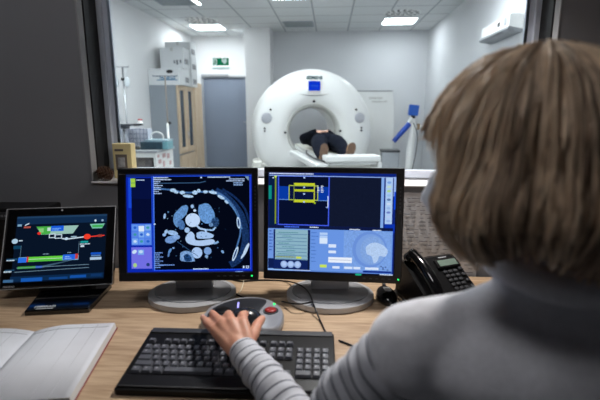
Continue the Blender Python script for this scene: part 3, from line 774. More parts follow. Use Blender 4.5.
def crop2(sx, ox, oy): return lambda u, v: (ox+u/sx, oy+v/sx)
def paint_ct(P):
    W = (196, 218, 250); B = (18, 52, 190); D = (3, 7, 22)
    q = crop2(3.333, 110, 160)
    P.rect(126, 173.5, 252.5, 271.7, (12, 40, 170))
    P.rect(126, 173.5, 252.5, 176, (20, 40, 110))
    P.rect(131, 177, 151, 222.5, (6, 16, 62)); P.rect(131, 198, 151, 222.5, (5, 12, 48))
    P.rect(128, 177, 131, 207, (24, 70, 210))
    P.rect(130.3, 177.5, 135, 186, (160, 205, 70)); P.rect(130.5, 181.6, 134.8, 182.3, (90, 150, 90)); P.dashes(136, 178.6, 149, 1, 1, W, .9)
    P.rect(130.5, 223, 150.8, 244.5, (74, 122, 228))
    for i in range(3):
        for j in range(3):
            P.rect(131.3+i*6.5, 223.8+j*6.9, 137+i*6.5, 229.8+j*6.9, ((96, 146, 236), (88, 132, 226), (120, 168, 238))[(i+j) % 3])
            P.ell(134.2+i*6.5, 226.8+j*6.9, 1.6, 1.3, ((36, 92, 200), (200, 222, 250), (60, 150, 160))[(i+2*j) % 3])
    P.rect(138, 225, 143.5, 230.5, (214, 230, 248))
    P.rect(130.5, 246.5, 151, 268, (112, 110, 226))
    P.ell(133.5, 251, 2.5, 1.8, (200, 225, 245), rot=-.6); P.rect(137, 249, 143, 254, (120, 170, 235)); P.ell(140, 251, 2, 1.6, (190, 215, 245))
    P.ell(134, 264.5, 1.9, 2.2, (165, 205, 130)); P.ell(147, 264, 1.8, 1.8, (30, 60, 120))
    P.rect(153, 175.5, 251, 269.5, D)
    P.line([(153.5, 175), (153.5, 270)], 1.0, (70, 120, 235)); P.line([(151.8, 175), (151.8, 270)], .7, (28, 70, 200))
    P.line([(153, 270), (250, 269.5)], .8, (36, 82, 240)); P.line([(250.6, 176), (250.6, 270)], .9, (50, 80, 225)); P.line([(153, 175.5), (252, 175)], .7, (34, 80, 230))
    P.line([(153, 182.5), (200, 182), (206, 180.5)], .8, (52, 84, 120))
    # soft tissue wall
    def arc(pts, w, c, n=0): P.line([(p.x, p.y) for p in spline([(*q(*a), 0) for a in pts], 5)], w, c, n)
    arc([(352, 100), (385, 120), (415, 150), (440, 190), (452, 240), (448, 290), (430, 330), (400, 350)], 7.0, (22, 48, 92), .5)
    arc([(375, 95), (415, 120), (450, 160), (466, 210)], 2.2, (18, 40, 82), .5)
    arc([(340, 98), (372, 120), (402, 145), (425, 180), (440, 230)], 1.8, (80, 124, 176), .4)
    arc([(150, 92), (200, 96), (250, 106), (300, 104), (350, 104), (385, 122), (412, 150), (432, 190), (436, 240), (420, 300)], 1.6, (66, 106, 160), .5)
    for (u, v, a, b, r) in ((212, 98, 10, 6, 0), (222, 104, 8, 5, .3), (243, 106, 9, 6, 0), (262, 118, 18, 5, .1), (285, 106, 9, 7, 0), (298, 100, 6, 6, 0), (320, 104, 8, 5, 0), (345, 106, 14, 5, .2), (372, 122, 13, 5, .5), (390, 138, 8, 4, .7)):
        P.ell(*q(u, v), a/3.333, b/3.333, (168, 200, 232), .3, r)
    for (u, v, a, b, r) in ((430, 208, 6, 20, -.12), (418, 312, 6, 26, .35), (455, 296, 5, 22, .45), (448, 312, 4, 20, .6)):
        P.ell(*q(u, v), a/3.333, b/3.333, (186, 212, 240), .1, r)
    for (u, v, a, b, r) in ((430, 208, 3, 14, -.12), (418, 312, 2.6, 19, .35)): P.ell(*q(u, v), a/3.333, b/3.333, (30, 60, 110), 0, r)
    # heart
    def pol(pts, c, n=.15): 
        s_ = spline([(*q(*a), 0) for a in pts+[pts[0]]], 4)[:-1]; P.poly([(p.x, p.y) for p in s_], c, n)
    pol([(240, 152), (256, 148), (262, 160), (250, 185), (232, 200), (226, 222), (213, 205), (216, 178)], (96, 142, 198), .3)
    pol([(298, 148), (320, 142), (336, 150), (350, 178), (346, 200), (325, 210), (306, 200), (296, 176)], (98, 146, 204), .3)
    pol([(226, 200), (240, 196), (250, 212), (246, 228), (232, 226)], (70, 110, 165), .4)
    P.ell(*q(277, 198), 7.4, 6.9, (190, 214, 246), .03); P.ell(*q(352, 205), 4, 5, (36, 66, 108), .8); P.ell(*q(338, 214), 2.2, 2, (96, 134, 180), .4)
    P.ell(*q(276, 152), 1.6, 1.9, (150, 184, 226)); P.ell(*q(284, 166), 1.5, 1.3, (190, 214, 244))
    P.line([q(288, 214), q(300, 226), q(318, 230), q(322, 240)], 1.8, (170, 200, 238)); P.line([q(318, 230), q(345, 232), q(352, 222)], 1.5, (150, 186, 228), .5)
    P.ell(*q(258, 231), 2.6, 2.7, (160, 192, 232))
    pol([(262, 240), (252, 258), (262, 276), (300, 284), (344, 278), (350, 270), (340, 262), (300, 266), (284, 262), (282, 246), (272, 236)], (172, 200, 238), .05)
    pol([(290, 240), (310, 236), (344, 246), (340, 258), (305, 260), (290, 256)], (160, 192, 234), .05)
    P.line([q(346, 276), q(356, 274), q(362, 270)], 2, (130, 170, 216))
    P.ell(*q(290, 307), 5.4, 5.6, (168, 198, 240), .04); P.ell(*q(326, 301), 3.8, 3.8, (120, 158, 212), .1); P.ell(*q(322, 319), 1.6, 1.5, (130, 168, 214))
    pol([(234, 318), (236, 306), (252, 300), (272, 306), (282, 330), (278, 336), (238, 334)], (120, 158, 208), .3)
    pol([(246, 316), (258, 310), (270, 320), (272, 334), (250, 334)], (28, 62, 108), .8)
    for (u, v, a, b, r, c) in ((210, 240, 18, 8, .2, (150, 184, 228)), (204, 262, 20, 12, -.2, (112, 150, 206)), (222, 254, 12, 8, 0, (130, 166, 218)), (188, 236, 5, 8, .5, (160, 192, 232)), (184, 184, 4, 9, .2, (150, 186, 230)), (200, 300, 4, 10, .5, (90, 140, 200)), (196, 170, 2.6, 2.6, 0, (90, 140, 190)), (376, 304, 4, 6, -.7, (120, 160, 210)), (212, 290, 4, 3, 0, (120, 156, 210)), (182, 246, 6, 5, 0, (140, 176, 226)), (196, 312, 3, 8, .2, (90, 130, 190))):
        P.ell(*q(u, v), a/3.333, b/3.333, c, .2, r)
    for k in range(46):
        u, v = random.uniform(175, 405), random.uniform(135, 325)
        if (u-288)**2/110**2+(v-235)**2/100**2 > 1.2: continue
        a = random.uniform(.25, .65); P.ell(*q(u, v), a, a, random.choice([(90, 140, 190), (60, 100, 150), (150, 190, 225), (40, 74, 118)]), 0, 0, 8)
    for k in range(10): P.line([q(226+k*7, 268+k*5), q(232+k*7, 274+k*5)], .6, (44, 78, 120))
    for (x0, y0, n, wd) in ((155, 176.5, 9, 10),): P.dashes(x0, y0, x0+wd, n, 1.95, (170, 196, 240), .9)
    P.dashes(155, 176.5, 174, 2, 1.95, (190, 210, 245), .9)
    P.dashes(155, 251, 165, 8, 2.05, (120, 160, 235), .9); P.dashes(160, 263, 176, 1, 2, (120, 160, 235), .9)
    P.dashes(209, 176.2, 246, 1, 2, W, .9); P.dashes(219, 178.1, 246, 2, 1.9, (180, 204, 245), .9, False); P.dashes(234, 182, 244, 2, 2, (150, 186, 240), .9, False)
    P.ell(202.8, 176.9, .9, .8, W); P.poly([(246, 176), (250, 180.5), (250, 176)], (120, 150, 180))
    P.dashes(194, 267, 214, 1, 2, W, 1.1); P.rect(243.5, 264.8, 245, 267.4, W); P.rect(246.5, 264.8, 249.6, 267.4, W); P.rect(247.3, 265.4, 248.8, 266.8, D)
    P.dashes(236, 270.2, 251, 1, 2, (140, 176, 240), .7)
    P.ell(156.5, 222.8, .9, .8, W)
def paint_ctl(P):
    W = (214, 228, 250); q = crop2(3.333, 255, 160)
    P.rect(*q(45, 42), *q(470, 375), (14, 36, 120))
    P.rect(*q(47, 52), *q(72, 222), (8, 30, 66)); P.rect(*q(45, 86), *q(55, 132), (16, 140, 130))
    P.rect(*q(66, 60), *q(71, 215), (120, 140, 40)); P.ell(*q(68, 56), 1.3, 1.3, (190, 220, 90)); P.rect(*q(58, 58), *q(62, 62), W)
    P.rect(*q(78, 54), *q(248, 217), (7, 15, 44)); P.rect(*q(80, 88), *q(246, 134), (8, 56, 160)); P.rect(*q(114, 84), *q(212, 134), (8, 20, 60))
    P.frame(*q(77, 52), *q(249, 218), .9, (70, 96, 240))
    P.line([q(80, 132), q(246, 134)], .5, (110, 160, 230)); P.frame(*q(113, 84), *q(212, 134), .8, (180, 200, 70))
    P.line([q(130, 80), q(200, 80)], 2.2, (196, 206, 40)); P.line([q(130, 101), q(200, 101)], 2.2, (186, 198, 36)); P.line([q(130, 137), q(200, 137)], 2.2, (196, 206, 40))
    P.line([q(131, 78), q(131, 139)], .8, (120, 140, 60)); P.line([q(199, 78), q(199, 141)], 1.0, (190, 200, 60)); P.ell(*q(201, 142), 1, 1, (150, 180, 30))
    for y in (56, 88, 110, 137): P.rect(*q(162, y), *q(168, y+5), (170, 200, 240))
    P.dashes(*q(209, 84), q(216, 0)[0], 5, 1.5, W, .9); P.dashes(*q(221, 84), q(230, 0)[0], 5, 1.5, W, .9)
    P.line([q(245, 118), q(245, 155)], .8, W); P.line([q(238, 155), q(246, 157)], .8, (150, 180, 240))
    P.rect(*q(251, 56), *q(418, 219), (17, 24, 46), .1); P.line([q(47, 52), q(462, 54)], .7, (150, 180, 235))
    P.rect(*q(419, 55), *q(428, 222), (130, 170, 232)); P.rect(*q(433, 55), *q(456, 206), (170, 200, 240))
    for i, c in enumerate(((120, 160, 225), (190, 215, 200), (170, 210, 140), (150, 190, 230), (90, 120, 170), (200, 215, 240), (150, 180, 230), (110, 130, 200), (180, 200, 240), (150, 175, 230))): P.ell(*q(444, 70+i*14), 2, 1.2, c)
    P.rect(*q(459, 52), *q(470, 115), (150, 180, 235)); P.rect(*q(461, 100), *q(470, 158), (14, 70, 215)); P.rect(*q(433, 206), *q(470, 235), (12, 50, 170))
    P.dashes(*q(48, 44), q(252, 0)[0], 1, 2, W, 1.1)
    P.rect(*q(47, 219), *q(460, 229), (14, 24, 64)); P.dashes(*q(100, 221), q(160, 0)[0], 1, 2, (70, 110, 240), 1.2); P.dashes(*q(186, 221), q(245, 0)[0], 1, 2, W, 1.0)
    P.dashes(*q(318, 225), q(355, 0)[0], 1, 2, W, 1); P.dashes(*q(394, 226), q(425, 0)[0], 1, 2, W, 1)
    P.rect(*q(45, 229), *q(460, 372), (104, 148, 226)); P.rect(*q(300, 231), *q(456, 362), (120, 160, 226), .12)
    P.rect(*q(47, 231), *q(64, 330), (110, 150, 222)); P.dashes(q(49, 0)[0], q(0, 236)[1], q(62, 0)[0], 7, 3.2, (60, 96, 180), 1.2)
    P.rect(*q(64, 232), *q(188, 368), (16, 34, 92)); P.rect(*q(70, 232), *q(180, 334), (138, 178, 196))
    for k in range(8): P.rect(*q(74, 247+k*12), *q(177, 249+k*12), (80, 120, 160)); 
    for k in range(7): P.dashes(q(80+(k % 3)*14, 0)[0], q(0, 241+k*12)[1], q(150, 0)[0], 1, 1, (70, 130, 140), .7)
    P.rect(*q(142, 322), *q(160, 329), (200, 216, 80)); P.dashes(q(72, 0)[0], q(0, 322)[1], q(140, 0)[0], 1, 1, (130, 140, 70), 1.2)
    P.rect(*q(181, 246), *q(188, 368), (14, 26, 62)); P.rect(*q(47, 330), *q(66, 364), (14, 30, 80))
    for x in (101, 124, 147): P.ell(*q(x, 349), 3.5, 3.6, (150, 178, 228)); P.ell(*q(x, 348), 2.2, 2.2, (176, 200, 240))
    P.rect(*q(46, 366), *q(130, 370), (150, 190, 240)); P.rect(*q(130, 366), *q(190, 369), (170, 190, 230))
    P.dashes(q(192, 0)[0], q(0, 238)[1], q(216, 0)[0], 9, 3.6, (70, 112, 190), .8)
    for k in range(4): P.rect(*q(220, 238+k*10), *q(246, 246+k*10), (176, 204, 244))
    P.rect(*q(220, 256), *q(246, 274), (214, 230, 250)); P.rect(*q(250, 276), *q(275, 287), W); P.rect(*q(250, 297), *q(275, 306), W); P.rect(*q(250, 319), *q(328, 337), (232, 240, 252)); P.rect(*q(254, 327), *q(324, 328.5), (160, 160, 190))
    P.rect(*q(222, 345), *q(245, 355), (196, 224, 90))
    for a, b in ((264, 288), (303, 330), (334, 356), (372, 416)): P.rect(*q(a, 349), *q(b, 357), W)
    for k in range(5): P.ell(*q(424+(k*7) % 22, 345+(k*9) % 16), 1, .8, (80, 110, 170))
    # pale anatomical picture
    P.ell(*q(385, 290), 17, 18, (106, 144, 216)); P.ell(*q(388, 290), 14.5, 15.5, (120, 158, 222)); P.ell(*q(396, 292), 12.5, 14, (128, 164, 222), .1)
    s_ = spline([(*q(*a), 0) for a in ((372, 282), (386, 270), (404, 266), (428, 274), (444, 292), (436, 312), (418, 310), (412, 326), (400, 334), (392, 312), (376, 304), (372, 282))], 4)[:-1]
    P.poly([(p.x, p.y) for p in s_], (176, 202, 238), .12)
    P.rect(*q(365, 360), *q(458, 367), (20, 50, 140)); P.rect(*q(192, 366), *q(365, 370), (90, 130, 200)); P.dashes(q(420, 0)[0], q(0, 370)[1], q(468, 0)[0], 1, 1, W, 1); P.rect(*q(340, 371), *q(360, 377), (30, 170, 130))
def monitor(label, loc, rz, headc, hrz, tilt, W_, H_, rect, painter, led, grp):
    t = thing('monitor', label, 'monitor', loc, rz, grp)
    Mi = Matrix.Rotation(-rz, 4, 'Z') @ Matrix.Translation(-Vector(loc))
    Mh = Mi @ Matrix.Translation(headc) @ Matrix.Rotation(hrz, 4, 'Z') @ Matrix.Rotation(-tilt, 4, 'X')
    ox0, oy0, ox1, oy1, sx0, sy0, sx1, sy1 = rect
    # bezel as four bars + back shell
    kx = W_/(ox1-ox0); kz = H_/(oy1-oy0)
    sl, sr = (sx0-ox0)*kx, (ox1-sx1)*kx; stp, sb = (sy0-oy0)*kz, (oy1-sy1)*kz
    bm = bmnew()
    iw, ih = W_-sl-sr, H_-stp-sb; icx, icz = (sl-sr)/2, (sb-stp)/2
    add_box(bm, (0, .012, H_/2-stp/2), (W_, .03, stp), .003, M=Mh); add_box(bm, (0, .012, -H_/2+sb/2), (W_, .03, sb), .003, M=Mh)
    add_box(bm, (-W_/2+sl/2, .012, icz), (sl, .03, ih+.004), .002, M=Mh); add_box(bm, (W_/2-sr/2, .012, icz), (sr, .03, ih+.004), .002, M=Mh)
    obj('bezel', bm, m_black, t)
    bm = bmnew(); add_box(bm, (0, .042, 0), (W_-.01, .03, H_-.01), .008, M=Mh); add_box(bm, (0, .068, -.01), (.24, .035, .2), .012, M=Mh); obj('back_shell', bm, m_dgrey, t)
    bm = bmnew(); add_box(bm, (icx, .012, icz), (iw+.003, .012, ih+.003), M=Mh); sc_ = obj('screen', bm, m_screenglass, t)
    P = Painter((sx0, sy0, sx1, sy1), iw, ih); painter(P)
    P.done('screen_image', sc_, Mh @ Matrix.Translation((icx, .0045, icz)))
    bm = bmnew(); lx, lz = (led[0]-(ox0+ox1)/2)*kx, ((oy0+oy1)/2-led[1])*kz
    add_cyl(bm, Mh @ Vector((lx, -.001, lz)), Mh @ Vector((lx, -.0045, lz)), .0024, seg=12); obj('power_light', bm, emis('green_led', (40, 255, 120), 1.6), t)
    bm = bmnew()
    for k in range(5): add_box(bm, (lx-.025-k*.018, -.0035, lz), (.008, .002, .003), .0005, M=Mh)
    obj('buttons', bm, m_dgrey, t)
    bm = bmnew()
    for k in range(7): add_box(bm, (W_/2-sr*.45, -.0035, H_*.33-k*.011), (.0035, .001, .006), M=Mh)
    obj('side_marking', bm, m_dgrey, t)
    # stand in the thing's own frame
    bm = bmnew()
    add_prism(bm, [(.133*math.cos(2*PI*k/48), .115*math.sin(2*PI*k/48)) for k in range(48)], .002, .018, bev=.007)
    obj('base', bm, m_silver, t)
    bm = bmnew()
    add_prism(bm, [(.117*math.cos(2*PI*k/48), .008+.092*math.sin(2*PI*k/48)) for k in range(48) ], .018, .0205, bev=.001)
    obj('base_top', bm, mat('base_grey', (160, 162, 166), .22, metal=.3), t)
    bm = bmnew(); add_box(bm, (0, .035, .12), (.118, .03, .22), .006); add_box(bm, (0, .047, .24), (.09, .045, .09), .006)
    obj('neck', bm, m_silver, t)
    return t
monitor('monitor on the left showing a blue and white heart scan slice', (-.415, 1.25, .74), R(5), Vector((-.407, 1.218, .980)), R(5.5), R(10.5), .405, .33,
        (118, 167, 258.5, 280.6, 126, 173.5, 252.5, 271.7), paint_ct, (252, 276), 'desktop monitors on the desk')
monitor('monitor on the right showing light blue control panels and yellow boxes', (.008, 1.27, .74), R(1), Vector((.012, 1.245, .979)), R(-2), R(7), .405, .335,
        (264, 166.8, 402.8, 281, 268.5, 172.6, 394.8, 272.4), paint_ctl, (399.5, 276.5), 'desktop monitors on the desk')

# ------------------------------------------------------------------ touch display on the left
def paint_tab(P):
    q = crop2(4.444, 0, 200); W = (200, 220, 235)
    P.rect(17, 214, 107, 282, (8, 20, 38))
    P.rect(17, 214, 107, 222.5, (16, 42, 74)); P.rect(17, 214, 107, 216, (30, 60, 92))
    P.rect(*q(80, 98), *q(98, 108), (120, 160, 190)); P.line([q(112, 104), q(130, 95)], 1, W); P.rect(*q(108, 109), *q(138, 117), (170, 80, 70)); P.ell(*q(424, 92), 1, 1.3, W); P.ell(*q(456, 92), 1.2, 1.2, (140, 170, 200))
    def trap(x0, x1, y0, y1, ins, c): P.poly([q(x0, y0), q(x1, y0), q(x1-ins, y1), q(x0+ins, y1)], c)
    trap(163, 350, 112, 150, 24, (150, 190, 180)); P.poly([q(163, 112), q(228, 112), q(226, 148), q(190, 150)], (70, 170, 70)); P.rect(*q(228, 111), *q(284, 136), (24, 90, 215)); P.poly([q(172, 121), q(196, 120), q(196, 140), q(182, 140)], (130, 200, 120))
    P.rect(*q(212, 118), *q(226, 134), (190, 220, 210)); P.dashes(q(234, 0)[0], q(0, 122)[1], q(276, 0)[0], 2, 1.6, (120, 180, 250), .8); P.ell(*q(178, 144), 1.8, 1.5, (225, 50, 40))
    trap(400, 468, 108, 130, 12, (120, 190, 170)); P.rect(*q(412, 114), *q(460, 124), (60, 170, 80))
    P.frame(*q(222, 148), *q(250, 168), .8, W); P.frame(*q(248, 152), *q(280, 172), .8, W); P.line([q(280, 172), q(300, 176), q(385, 168)], 1.2, W); P.ell(*q(300, 174), 1.8, 1.5, (190, 215, 235))
    P.rect(*q(320, 163), *q(345, 168), (150, 180, 200)); P.ell(*q(392, 168), 3.6, 2.9, (235, 60, 40)); P.line([q(392, 169), q(470, 165)], 1.0, (245, 60, 45)); P.rect(*q(440, 160), *q(458, 172), (160, 60, 50))
    P.ell(*q(77, 177), 3, 2.6, (170, 200, 220)); P.dashes(q(94, 0)[0], q(0, 173)[1], q(124, 0)[0], 1, 1, W, 1.1); P.rect(*q(74, 198), *q(106, 213), (14, 62, 90))
    P.rect(*q(364, 188), *q(398, 197), (24, 150, 150)); P.dashes(q(362, 0)[0], q(0, 200)[1], q(410, 0)[0], 1, 1, W, 1); P.rect(*q(366, 208), *q(382, 216), W)
    P.line([q(107, 198), q(107, 250)], .4, (90, 120, 140)); P.line([q(358, 190), q(358, 245)], .4, (90, 120, 140))
    P.rect(*q(102, 252), *q(360, 274), (120, 170, 200)); P.rect(*q(100, 254), *q(136, 276), (40, 110, 225)); P.rect(*q(136, 250), *q(144, 274), (200, 60, 50)); P.rect(*q(144, 252), *q(290, 262), (96, 200, 60)); P.rect(*q(144, 264), *q(290, 274), (80, 185, 60))
    P.rect(*q(144, 261.5), *q(290, 264), (190, 225, 190)); P.rect(*q(292, 248), *q(345, 272), (36, 100, 220)); P.rect(*q(345, 246), *q(358, 270), (190, 60, 60)); P.dashes(q(300, 0)[0], q(0, 256)[1], q(338, 0)[0], 2, 1.8, (150, 190, 245), .8)
    P.rect(*q(50, 256), *q(98, 264), (30, 70, 100)); P.dashes(q(52, 0)[0], q(0, 262)[1], q(94, 0)[0], 1, 1, W, 1); P.dashes(q(204, 0)[0], q(0, 240)[1], q(236, 0)[0], 1, 1, (130, 160, 180), .7); P.dashes(q(310, 0)[0], q(0, 238)[1], q(334, 0)[0], 1, 1, (130, 160, 180), .7)
    P.rect(*q(414, 244), *q(460, 254), (20, 80, 190)); P.rect(*q(412, 266), *q(462, 278), (170, 195, 220)); P.rect(*q(416, 256), *q(458, 262), (90, 130, 180))
    P.rect(*q(102, 294), *q(180, 304), (60, 150, 50)); P.rect(*q(178, 294), *q(206, 304), (30, 80, 190)); P.poly([q(206, 294), q(330, 274), q(330, 276), q(206, 304)], (60, 90, 110))
    P.line([q(98, 300), q(410, 298)], .5, (110, 140, 160)); P.line([q(90, 318), q(410, 312)], .5, (110, 140, 160)); P.dashes(q(46, 0)[0], q(0, 312)[1], q(92, 0)[0], 1, 1, W, 1.2); P.rect(*q(50, 306), *q(90, 311), (40, 80, 110))
    P.rect(17, 276, 107, 281, (12, 40, 74)); P.rect(*q(122, 346), *q(212, 362), (22, 86, 175)); P.rect(*q(330, 344), *q(400, 356), (20, 80, 165)); P.rect(*q(48, 350), *q(90, 362), (60, 100, 140)); P.rect(*q(240, 348), *q(320, 358), (18, 66, 130)); P.rect(*q(420, 342), *q(468, 354), (16, 50, 96))
TZ, TT = .212, .481
tb = thing('touch_display', 'black tilted touch display with coloured diagram on the left of the desk', 'touch display', (-.80, 1.2, .74), TZ)
Mi = Matrix.Rotation(-TZ, 4, 'Z') @ Matrix.Translation((.80, -1.2, -.74))
Mh = Mi @ Matrix.Translation((-.846, 1.277, .885)) @ Matrix.Rotation(TZ, 4, 'Z') @ Matrix.Rotation(-TT, 4, 'X')
bm = bmnew(); add_box(bm, (0, .014, 0), (.33, .028, .254), .006, M=Mh); obj('housing', bm, m_blackg, tb)
bm = bmnew()
for (a, b, c, d) in ((0, .1265, .33, .002), (0, -.1265, .33, .002), (-.1645, 0, .002, .254), (.1645, 0, .002, .254)): add_box(bm, (a, -.0005, b), (c, .003, d), .0005, M=Mh)
obj('edge_strip', bm, m_silver, tb)
bm = bmnew(); add_box(bm, (0.004, -.0005, -.004), (.276, .002, .214), M=Mh); s_ = obj('screen', bm, m_screenglass, tb)
P = Painter((17, 214, 107, 282), .27, .208); paint_tab(P); P.done('screen_image', s_, Mh @ Matrix.Translation((.004, -.0018, -.004)))
bm = bmnew(); add_cyl(bm, Mh @ Vector((0, -.0005, .118)), Mh @ Vector((0, -.002, .118)), .003, seg=12)
text_into(bm, 'MEDRAD', .008, Mh @ Matrix.Translation((-.135, -.0015, -.119)) @ Matrix.Rotation(R(90), 4, 'X')); obj('marking', bm, m_silver, tb)
foot = [Vector((-.847, 1.091, .74)), Vector((-.677, 1.121, .74)), Vector((-.70, 1.30, .74)), Vector((-.905, 1.27, .74))]
bm = bmnew(); pl = [(Mi @ f) for f in foot]; add_prism(bm, [(p.x, p.y) for p in pl], .001, .016, bev=.004); obj('foot_plate', bm, m_blackg, tb)
bm = bmnew(); add_box(bm, (0, .035, -.085), (.12, .03, .10), .006, M=Mh); add_box(bm, (-.0, .12, .055), (.1, .06, .09), .01); obj('neck', bm, m_black, tb)
bm = bmnew()
a = Mi @ Vector((-.825, 1.11, .7568))
text_into(bm, 'MEDRAD', .014, Matrix.Translation(a+Vector((.022, .004, 0))), bold=.0004); add_box(bm, (a.x+.025, a.y-.009, .0168), (.045, .004, .0006)); obj('lettering', bm, mat('white_ink', (190, 195, 200), .5), tb)

# black box behind the touch display
t = thing('control_unit', 'black desktop unit with grey label strip behind the touch display', 'control unit', (-1.06, 1.385, .74), R(4))
box_obj('casing', (-.04, 0, .127), (.34, .11, .25), m_black, t, .006)
box_obj('label_strip', (.02, -.056, .228), (.15, .004, .026), m_dgrey, t, .002)
bm = bmnew()
for k in range(9): add_box(bm, (-.03+k*.012, -.0585, .228), (.008, .001, .007))
obj('label_print', bm, mat('label_grey', (120, 122, 126), .6), t)
box_obj('corner_strip', (.133, -.05, .13), (.006, .02, .24), m_silver, t, .002)
box_obj('foot', (-.04, 0, .002), (.26, .09, .003), m_rubber, t)

# ------------------------------------------------------------------ notebook
nb = thing('notebook', 'open notebook with ruled pages at the left front of the desk', 'notebook', (0, 0, 0))
Bp = Vector((-.558, 1.036, 0)); dn = (Vector((-.503, .749, 0))-Bp).normalized()
Ln = .31; rt = Vector((-dn.y, dn.x, 0)); rt = -rt if rt.x < 0 else rt
Wn = .200; A = Bp-rt*Wn
def page_surface(sign):
    """bulging block of pages; s runs from the gutter outwards"""
    bm = bmnew(); n = 14; th = []
    top = []; bot = []
    for i in range(n+1):
        s = i/n; z = .004+.015*math.sin(min(1, s*2.2)*PI/2)*(1-.25*s) if s > 0 else .003
        row = []; rb = []
        for j in (0, 1):
            p = A+rt*sign*s*Wn+dn*Ln*j
            row.append(bm.verts.new((p.x, p.y, .7425+z))); rb.append(bm.verts.new((p.x+(rt.x*.003*sign if i == n else 0), p.y, .7425)))
        top.append(row); bot.append(rb)
    for i in range(n):
        f = bm.faces.new((top[i][0], top[i+1][0], top[i+1][1], top[i][1])); f.smooth = True
        for j in (0, 1): bm.faces.new((top[i][j], top[i+1][j], bot[i+1][j], bot[i][j])).material_index = 1
        bm.faces.new((bot[i][0], bot[i+1][0], bot[i+1][1], bot[i][1]))
    bm.faces.new((top[n][0], top[n][1], bot[n][1], bot[n][0])).material_index = 1
    bm.faces.new((top[0][0], top[0][1], bot[0][1], bot[0][0]))
    return bm
def page_edge_mat():
    m = mat('page_edges', (205, 205, 204), .8, var=.02)
    return m
bm = bmnew(); add_prism(bm, [(p.x, p.y) for p in (A-rt*(Wn+.004)-dn*.003, A+rt*(Wn+.005)-dn*.003, A+rt*(Wn+.005)+dn*(Ln+.004), A-rt*(Wn+.004)+dn*(Ln+.004))], .7402, .7424)
obj('cover', bm, mat('red_cover', (130, 40, 42), .5), nb)
for sg in (-1, 1):
    pg = obj('pages', page_surface(sg), [m_paper, page_edge_mat()], nb)
    bm = bmnew()
    for fr in ((.18, .33, .62, .80) if sg > 0 else (.2, .5, .8)):
        z = .7425+.004+.015*math.sin(min(1, fr*2.2)*PI/2)*(1-.25*fr)+.0004
        p0_ = A+rt*sg*fr*Wn; w = rt*.0005
        vs4 = [p0_-w, p0_+w, p0_+w+dn*Ln, p0_-w+dn*Ln]; bm.faces.new([bm.verts.new((v.x, v.y, z)) for v in vs4])
    for k in range(3):
        y = Ln*(.03+.02*k); 
        pts_ = []
        for i in range(13):
            fr = .04+.92*i/12; z = .7425+.004+.015*math.sin(min(1, fr*2.2)*PI/2)*(1-.25*fr)+.0006
            p_ = A+rt*sg*fr*Wn+dn*y; pts_.append((p_.x, p_.y, z))
        if k == 2: add_tube(bm, pts_, .0004, 4)
    obj('ruling', bm, mat('ruling_grey', (186, 188, 194), .8), pg)

# ------------------------------------------------------------------ keyboard
KT = R(6.6)
kb = thing('keyboard', 'black full size keyboard with palm rest on the desk', 'keyboard', (-.2035, .775, .7415), R(1))
MK = Matrix.Rotation(KT, 4, 'X')
bm = bmnew()
Wk, Dk = .452, .208
add_prism(bm, [(-Wk/2, .0), (-Wk/2+.006, -.004), (Wk/2-.006, -.004), (Wk/2, .0), (Wk/2-.002, Dk-.006), (Wk/2-.008, Dk), (-Wk/2+.008, Dk), (-Wk/2+.002, Dk-.006)], .0, .014, MK, bev=.003)
obj('housing', bm, mat('keyboard_black', (9, 9, 10), .5, spec=.2), kb)
bm = bmnew(); add_box(bm, (0, .02, .0155), (Wk-.01, .036, .007), .003, M=MK); obj('palm_rest', bm, mat('palm_black', (22, 22, 25), .35, spec=.3), kb)
bm = bmnew(); add_box(bm, (0, Dk-.011, .0145), (Wk-.012, .018, .005), .0015, M=MK); obj('top_strip', bm, m_dgrey, kb)
for sx in (-1, 1):
    box_obj('foot', (sx*.19, Dk-.02, .0105), (.03, .012, .02), m_black, kb, .002)
m_key = mat('key_black', (84, 86, 93), .3, var=.1, scale=80)
m_keyl = mat('key_print', (150, 152, 158), .6)
keymesh = {}
def key(x, y, w, d, first):
    k = (round(w, 4), round(d, 4))
    if k not in keymesh:
        bm = bmnew()
        r0 = [(-w/2, -d/2), (w/2, -d/2), (w/2, d/2), (-w/2, d/2)]; r1 = [(-w/2+.0025, -d/2+.0025), (w/2-.0025, -d/2+.0025), (w/2-.0025, d/2-.0015), (-w/2+.0025, d/2-.0015)]
        a = [bm.verts.new((p[0], p[1], 0)) for p in r0]; b = [bm.verts.new((p[0], p[1], .0065)) for p in r1]
        bm.faces.new(b); bm.faces.new(a[::-1])
        for i in range(4): bm.faces.new((a[i], a[(i+1) % 4], b[(i+1) % 4], b[i]))
        if w < .03: 
            vv = [bm.verts.new((x_, y_, .0067)) for x_, y_ in ((-w*.22, d*.05), (-w*.02, d*.05), (-w*.02, d*.26), (-w*.22, d*.26))]; f = bm.faces.new(vv); f.material_index = 1
        o = obj('key', bm, [m_key, m_keyl], kb); keymesh[k] = o
    else:
        o = keymesh[k].copy(); COL.objects.link(o); o.parent = kb
    o.matrix_local = MK @ Matrix.Translation((x, y, .0155)); return o
u_ = .0189; kx0 = -Wk/2+.014; yb = .052
rows = [[1.25, 1.25, 1.25, 5.75, 1.25, 1.25, 1.25, 1.25], [2.25]+[1]*10+[2.75], [1.75]+[1]*11+[2.25], [1.5]+[1]*12+[1.5], [1]*13+[2]]
cnt = 0; extra = bmnew()
allk = []
for r, row in enumerate(rows):
    x = kx0
    for w in row:
        allk.append((x+w*u_/2, yb+r*u_, w*u_-.002, u_-.002)); x += w*u_
yf = yb+5*u_+.006
for i, off in enumerate([0, 2, 3, 4, 5, 6.5, 7.5, 8.5, 9.5, 11, 12, 13, 14]): allk.append((kx0+(off+.5)*u_, yf, u_-.002, .012))
nx = kx0+15.35*u_
